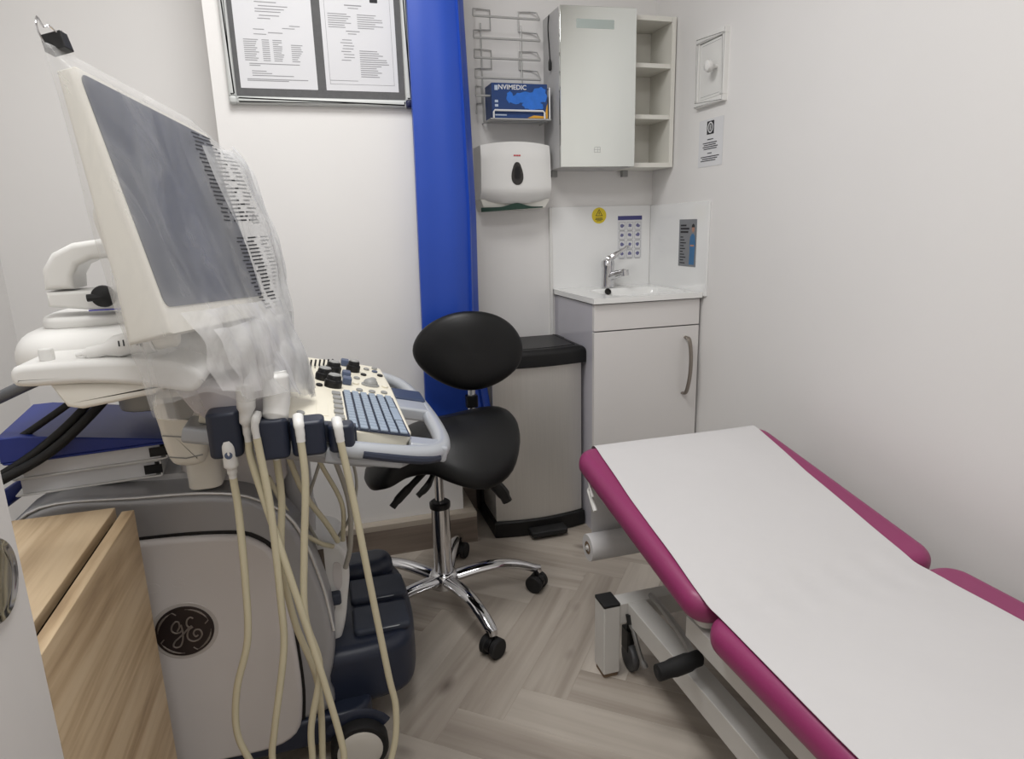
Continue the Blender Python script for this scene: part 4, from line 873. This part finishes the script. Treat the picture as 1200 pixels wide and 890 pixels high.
for i, pts in enumerate(([(-1.43, -1.15, .74), (-1.40, -1.16, .62), (-1.36, -1.14, .53), (-1.34, -1.12, .475)], [(-1.46, -1.17, .66), (-1.42, -1.17, .55), (-1.38, -1.15, .495), (-1.352, -1.12, .465)], [(-1.36, -1.15, .76), (-1.33, -1.13, .66), (-1.31, -1.12, .56), (-1.315, -1.13, .47), (-1.33, -1.12, .41)], [(-1.38, -1.13, .76), (-1.31, -1.10, .68), (-1.29, -1.10, .60), (-1.31, -1.10, .52), (-1.34, -1.09, .47)], [(-1.32, -1.13, .76), (-1.37, -1.13, .64), (-1.40, -1.12, .55), (-1.38, -1.11, .47)], [(-1.39, -1.14, .76), (-1.36, -1.13, .66), (-1.325, -1.12, .56), (-1.33, -1.11, .47)])):
    c_ = build('connector_cable', G().tube(pts, (.006, .005, .0055, .0035, .0035, .005)[i], 8, 6), (CABLE, CABLE, CABLEG, CABLEG, CABLEG, CABLE)[i], us, sharp=80)

# ------------------------------------------------------------------ plastic bag over the monitor
NH = 46; NW = 120
def bagrow(h):
    near = interp([(-.42, -.205), (-.30, -.215), (.0, -.208), (.185, -.205)], h)
    far = interp([(-.42, .185), (-.25, .225), (-.06, .266), (.08, .280), (.125, .272), (.142, .228), (.185, .218)], h)
    front = interp([(-.42, .030), (-.25, .026), (-.15, .018), (.0, .012), (.15, .008), (.185, -.015)], h)
    back = interp([(-.42, -.085), (-.20, -.078), (.0, -.055), (.12, -.040), (.16, -.034), (.185, -.024)], h)
    return near, far, front, back
def bagpt(w_, h, side=1):
    near, far, front, back = bagrow(h); wc, a = (near+far)/2, (far-near)/2; dc, b_ = (front+back)/2, (front-back)/2
    t = max(0, 1-abs((w_-wc)/a)**5)**(1/5)
    return bagdisp(w_, h, dc+side*b_*t)
def sst(a, b, x): t = max(0, min(1, (x-a)/(b-a))); return t*t*(3-2*t)
def hemh(w_): return lerp(-.270, -.355, max(0, min(1, (w_+.21)/.46)))
def bagdisp(w_, h, d):
    k = max(.3, sst(.08, .2, w_), sst(-.10, -.20, h))
    k *= max(0, min(1, (.19-h)/.05))
    q = noise.noise((w_*11+h*3, h*5, d*6))*.010+noise.noise((w_*26, h*9+w_*8, d*12+4))*.004
    crease = .007*abs(noise.noise((w_*16-h*7, h*3.5, 7)))
    bulge = .030*sst(.10, .22, w_)*sst(.16, .08, h)*(1-.85*sst(-.08, -.24, h))*(1 if d > -.02 else 0)+.010*sst(-.12, -.20, h)*(1 if d > -.02 else 0)
    return Vector((w_+q*k*.5, h+.004*noise.noise((w_*9, d*20, 1))*k, d+bulge+(q+crease)*k))
g = G()
def bag(u, v):
    th = 2*PI*u
    h = lerp(.187, -.40, v)
    cw = math.cos(th); near0, far0, _, _ = bagrow(-.3)
    # hem height follows the drape: higher on the near side
    wn = (cw+1)/2
    hem = lerp(-.265, -.355, wn)
    h = lerp(.187, hem, v)
    near, far, front, back = bagrow(h); wc, a = (near+far)/2, (far-near)/2; dc, b_ = (front+back)/2, (front-back)/2
    s_ = math.sin(th); e_ = 2/5
    w_ = wc+a*math.copysign(abs(cw)**e_, cw); d = dc+b_*math.copysign(abs(s_)**e_, s_)
    return FM @ bagdisp(w_, h, d)
g.grid(NW, NH, bag, True)
k = len(g.v)
g.f.append(tuple(range(NW)))
bg = thing('plastic_bag', 'clear crinkled plastic bag with black print pulled over the monitor', 'bag', tuple(FM @ Vector((0, -.4, 0))))
build('film', g, BAG, bg, sharp=70)
# loose gathered folds of film at the far side and below the screen
def fold(seed, w0, w1, h0, dh, off, amp, n1=40, n2=40):
    q = G(); ph = random.Random(seed).random()*10
    def fn(u, v):
        w_ = lerp(w0, w1, u)+.012*noise.noise((v*3+ph, u*3, seed)); h = lerp(h0, hemh(w_)+dh, v)
        p = bagpt(min(w_, bagrow(h)[1]-.002), h)
        return FM @ (p+Vector((0, 0, off+amp*noise.noise((u*5+ph+v*1.5, v*1.6, seed*3.3))+amp*.35*noise.noise((u*13+ph, v*4, seed)))))
    return build('fold', q.grid(n1, n2, fn), BAG2, bg, sharp=70)
fold(1, .13, .268, .12, .0, .006, .012); fold(2, .205, .275, .125, -.005, .010, .014); fold(3, -.195, .24, -.16, .0, .006, .008, 60, 24); fold(4, -.16, .24, -.19, -.01, .010, .010, 60, 24)
g = G()
def pr(w0, h0, w1, h1):
    g.put([FM @ (bagpt(a, b_)+Vector((0, 0, .0012))) for a, b_ in ((w0, h0), (w1, h0), (w1, h1), (w0, h1))], [(0, 1, 2, 3)])
rr = random.Random(5)
for r in range(22):
    h = .138-r*.0072
    for c in range(3 if r > 3 else 2):
        w0 = .105+c*.033+.008*rr.random(); pr(w0, h, w0+.018+.012*rr.random(), h+.0028)
for r in range(20):
    h = -.045-r*.0068
    for c in range(3):
        w0 = .115+c*.034+.01*rr.random(); pr(w0, h, w0+.016+.012*rr.random(), h+.0026)
def bagtri(wc, hc, r):
    o = [(wc+r*math.cos(a), hc+r*math.sin(a)) for a in (PI/2, PI/2+2.094, PI/2+4.189)]
    for i in range(3):
        a, b_ = Vector(o[i]), Vector(o[(i+1) % 3]); m_ = (b_-a)*.12; nn = Vector((-(b_-a).y, (b_-a).x)).normalized()*r*.16
        q = [a+m_, b_-m_, b_-m_+nn, a+m_+nn]
        g.put([FM @ (bagpt(p.x, p.y)+Vector((0, 0, .0013))) for p in q], [(0, 1, 2, 3)])
bagtri(.190, -.012, .013); bagtri(.195, -.232, .018)
build('print', g, INKD, bg)
g = G()
for r in range(12):
    h = -.255-r*.006
    for c in range(4):
        w0 = .13+c*.024+.004*rr.random(); pr(w0, h, w0+.012+.008*rr.random(), h+.0028)
build('small_print', g, INK, bg)
# clip on the bag
cl = thing('binder_clip', 'black binder clip with wire handles pinching the top corner of the bag', 'clip', tuple(FM @ Vector((-.19, .18, -.02))))
fc = FM @ Matrix.Translation((-.178, .194, -.018)) @ Matrix.Scale(.8, 4)
build('clamp', G().prism([(-.012, -.012), (.012, -.012), (.009, .014), (-.009, .014)], -.016, .016, .001, 1, fc), BLACK, cl)
for sg in (-1, 1): build('wire_handle', G().tube([fc @ Vector((sg*.008, .012, -.010*sg)), fc @ Vector((sg*.016, .020, -.006*sg)), fc @ Vector((sg*.026, .016, -.002*sg)), fc @ Vector((sg*.030, .030, 0)), fc @ Vector((sg*.034, .012, .004*sg)), fc @ Vector((sg*.024, -.004, .006*sg))], .0012, 6, 3), CHROME, cl)

# ------------------------------------------------------------------ things on the machine
gt = thing('gel_tube', 'white gel tube with dark lettering lying in the side tray', 'tube', (-1.58, -1.42, .962))
build('tube', G().tube([(-1.665, -1.43, .9685), (-1.64, -1.43, .971), (-1.60, -1.428, .979), (-1.570, -1.426, .984), (-1.564, -1.426, .985)], [.003, .009, .016, .0205, .0205], 20, 3), WPLAST, gt)
build('cap', G().tube([(-1.565, -1.426, .985), (-1.560, -1.426, .986), (-1.538, -1.424, .9875), (-1.532, -1.424, .9875)], [.018, .0185, .018, .013], 20), CREAM, gt)
build('lettering', G().rects([(-.040, -.005, -.036, .009), (-.032, -.006, -.030, .004)] if False else [(-.008, -.004, -.005, .008), (-.003, -.006, .000, .008), (-.024, -.004, -.022, .005), (-.030, -.004, -.028, .004)], 0, F_BACK(-1.576, -1.4475, .983)), INKD, gt)
one('small_cap', G().lathe([(.009, 0), (.0095, .002), (.0095, .013), (.008, .016), (0, .0165)], 20, F_UP(-1.702, -1.425, .9635)), WPLAST, (-1.702, -1.425, .9635), 'small white round cap standing at the outer end of the side tray', 'cap')
# ring binders on the body
def binder(z, y0, y1, x0, x1, rot, label, blue):
    t = thing('ring_binder', label, 'binder', ((x0+x1)/2, (y0+y1)/2, z), 'binders stacked on the machine')
    g = G(); h_ = .034
    cov = BINDER if blue else WPLAST
    c, s_ = math.cos(rot), math.sin(rot); fr = FR(((x0+x1)/2, (y0+y1)/2, z), (c, s_, 0), (-s_, c, 0), (0, 0, 1)); a, b_ = (x1-x0)/2, (y1-y0)/2
    build('cover', G().rbox(-a, a, -b_, b_, 0, .003, .006, .001, 1, fr).rbox(-a, a, -b_, b_, h_-.003, h_, .006, .001, 1, fr).rbox(a-.003, a, -b_, b_, .003, h_-.003, .001, .0005, 1, fr), cov, t)
    build('pages', G().box(-a+.012, a-.012, -b_+.006, b_-.006, .0035, h_-.0035, fr), PAPER, t)
    if not blue: build('spine_hole', G().box(a-.03, a+.0005, -b_-.0005, -b_+.001, .008, h_-.008, fr), BLACK, t)
binder(.672, -1.14, -.90, -1.905, -1.665, .10, 'white ring binder at the bottom of the stack on the machine', False)
binder(.7065, -1.145, -.90, -1.90, -1.655, .13, 'white ring binder under the blue folder', False)
bf = thing('blue_folder', 'dark blue folder lying on top of the white binders', 'folder', (-1.76, -1.05, .741))
fr = FR((-1.775, -1.03, .741), (.99, .12, 0), (-.12, .99, 0), (0, 0, 1))
build('cover', G().rbox(-.135, .135, -.13, .15, 0, .004, .01, .001, 1, fr).prism([(-.135, .004), (.135, .004), (.135, .008), (-.10, .050), (-.135, .050)], -.13, .13, .002, 1, fr @ FR((0, 0, 0), (1, 0, 0), (0, 0, 1), (0, -1, 0))), BINDER, bf)
bf2 = one('blue_binder', G().rbox(-.05, .05, -.10, .10, 0, .03, .01, .006, 3, FR((-1.955, -1.10, .62), (.8, -.1, .55), (.1, .99, 0), (-.55, 0, .83))), BINDER, (-1.955, -1.10, .62), 'blue binder leaning at the rear end of the machine', 'binder')
# power cables behind
for i, (lab, pts, r, m_) in enumerate((('thick grey hose running to the machine from the left wall', [(-2.20, -.9, .72), (-2.02, -1.05, .80), (-1.90, -1.13, .852), (-1.80, -1.15, .893), (-1.74, -1.10, .90)], .011, M('hose_grey', (96, 98, 102), .5)),
        ('uppermost thin black cable above the blue folder', [(-2.10, -1.10, .66), (-1.96, -1.14, .735), (-1.88, -1.15, .775), (-1.79, -1.15, .831), (-1.75, -1.12, .86), (-1.70, -1.05, .89)], .0062, BLACKM),
        ('middle black cable crossing the blue folder', [(-2.12, -1.12, .60), (-1.98, -1.16, .675), (-1.90, -1.17, .722), (-1.83, -1.17, .765), (-1.765, -1.15, .82), (-1.72, -1.08, .88)], .0075, BLACKM),
        ('lowest black cable sagging across the blue folder', [(-2.12, -1.14, .57), (-2.0, -1.18, .65), (-1.91, -1.19, .71), (-1.82, -1.18, .755), (-1.75, -1.16, .812), (-1.69, -1.08, .88)], .0085, BLACKM))):
    one('machine_cable', G().tube(pts, r, 10, 6), m_, pts[0], lab, 'cable', 'cables behind the machine', sharp=80)

# ================================================================== foreground furniture
du = thing('drawer_unit', 'light oak drawer unit in the left foreground', 'drawer unit', (-1.87, -1.49, 0))
DX0, DX1, DY0, DY1 = -2.06, -1.696, -1.700, -1.284
build('top_panel', G().rbox(DX0, DX1, DY0, DY1, .662, .680, .001, .0008, 1), OAK, du)
build('side_panel', G().box(DX0, DX1-.002, DY1-.018, DY1-.002, 0, .6615), OAK, du)
build('side_panel', G().box(DX0, DX1-.002, DY0, DY0+.016, 0, .6615), OAK, du)
build('back_panel', G().box(DX0, DX0+.008, DY0+.0165, DY1-.0185, .02, .661), OAK, du)
build('plinth', G().box(DX1-.04, DX1-.024, DY0+.0165, DY1-.0185, 0, .06), OAK, du)
build('gap_shade_rail', G().box(DX1-.03, DX1-.012, DY0+.0165, DY1-.0185, .62, .66), M('shadow_gap_brown', (70, 56, 44), .7), du)  # dark brown strip standing for shade behind the drawer front
build('drawer_front', G().rbox(-1.684, -1.665, DY0+.001, DY1-.012, .07, .676, .001, .0008, 1), OAK, du)
build('drawer_box', G().box(-2.02, -1.6845, DY0+.03, DY1-.03, .45, .60), WMAT, du)
wc2 = thing('white_cabinet', 'white cabinet with a round chrome-rimmed recess at the left edge', 'cabinet', (-1.86, -1.91, 0))
build('carcass', G().rbox(-2.06, -1.680, -2.11, -1.7055, 0, .95, .002, .001, 1), WPLAST, wc2)
dr = build('door', G().prism(rrect(-2.11, -1.7055, .02, .95, .003, 2), -1.680, -1.662, .0015, 2, FR((0, 0, 0), (0, 1, 0), (0, 0, 1), (1, 0, 0))), WGLOSS, wc2)
build('chrome_ring', G().lathe([(.040, .0), (.042, .002), (.0405, .0035), (.036, .0025), (.030, .0008), (0, .0006)], 40, F_FACEX(-1.662, -1.762, .802)), CHROME, dr)

for o in bpy.data.objects:
    if o.type == 'MESH' and o.parent and o.name.split('.')[0] in ('print', 'small_print', 'pictures', 'frames', 'face', 'lettering', 'pale_marks', 'glove_picture', 'maker_mark', 'touch_mark', 'groove', 'monogram', 'bracket_seam', 'orange_corner'):
        o['kind'] = 'stuff'
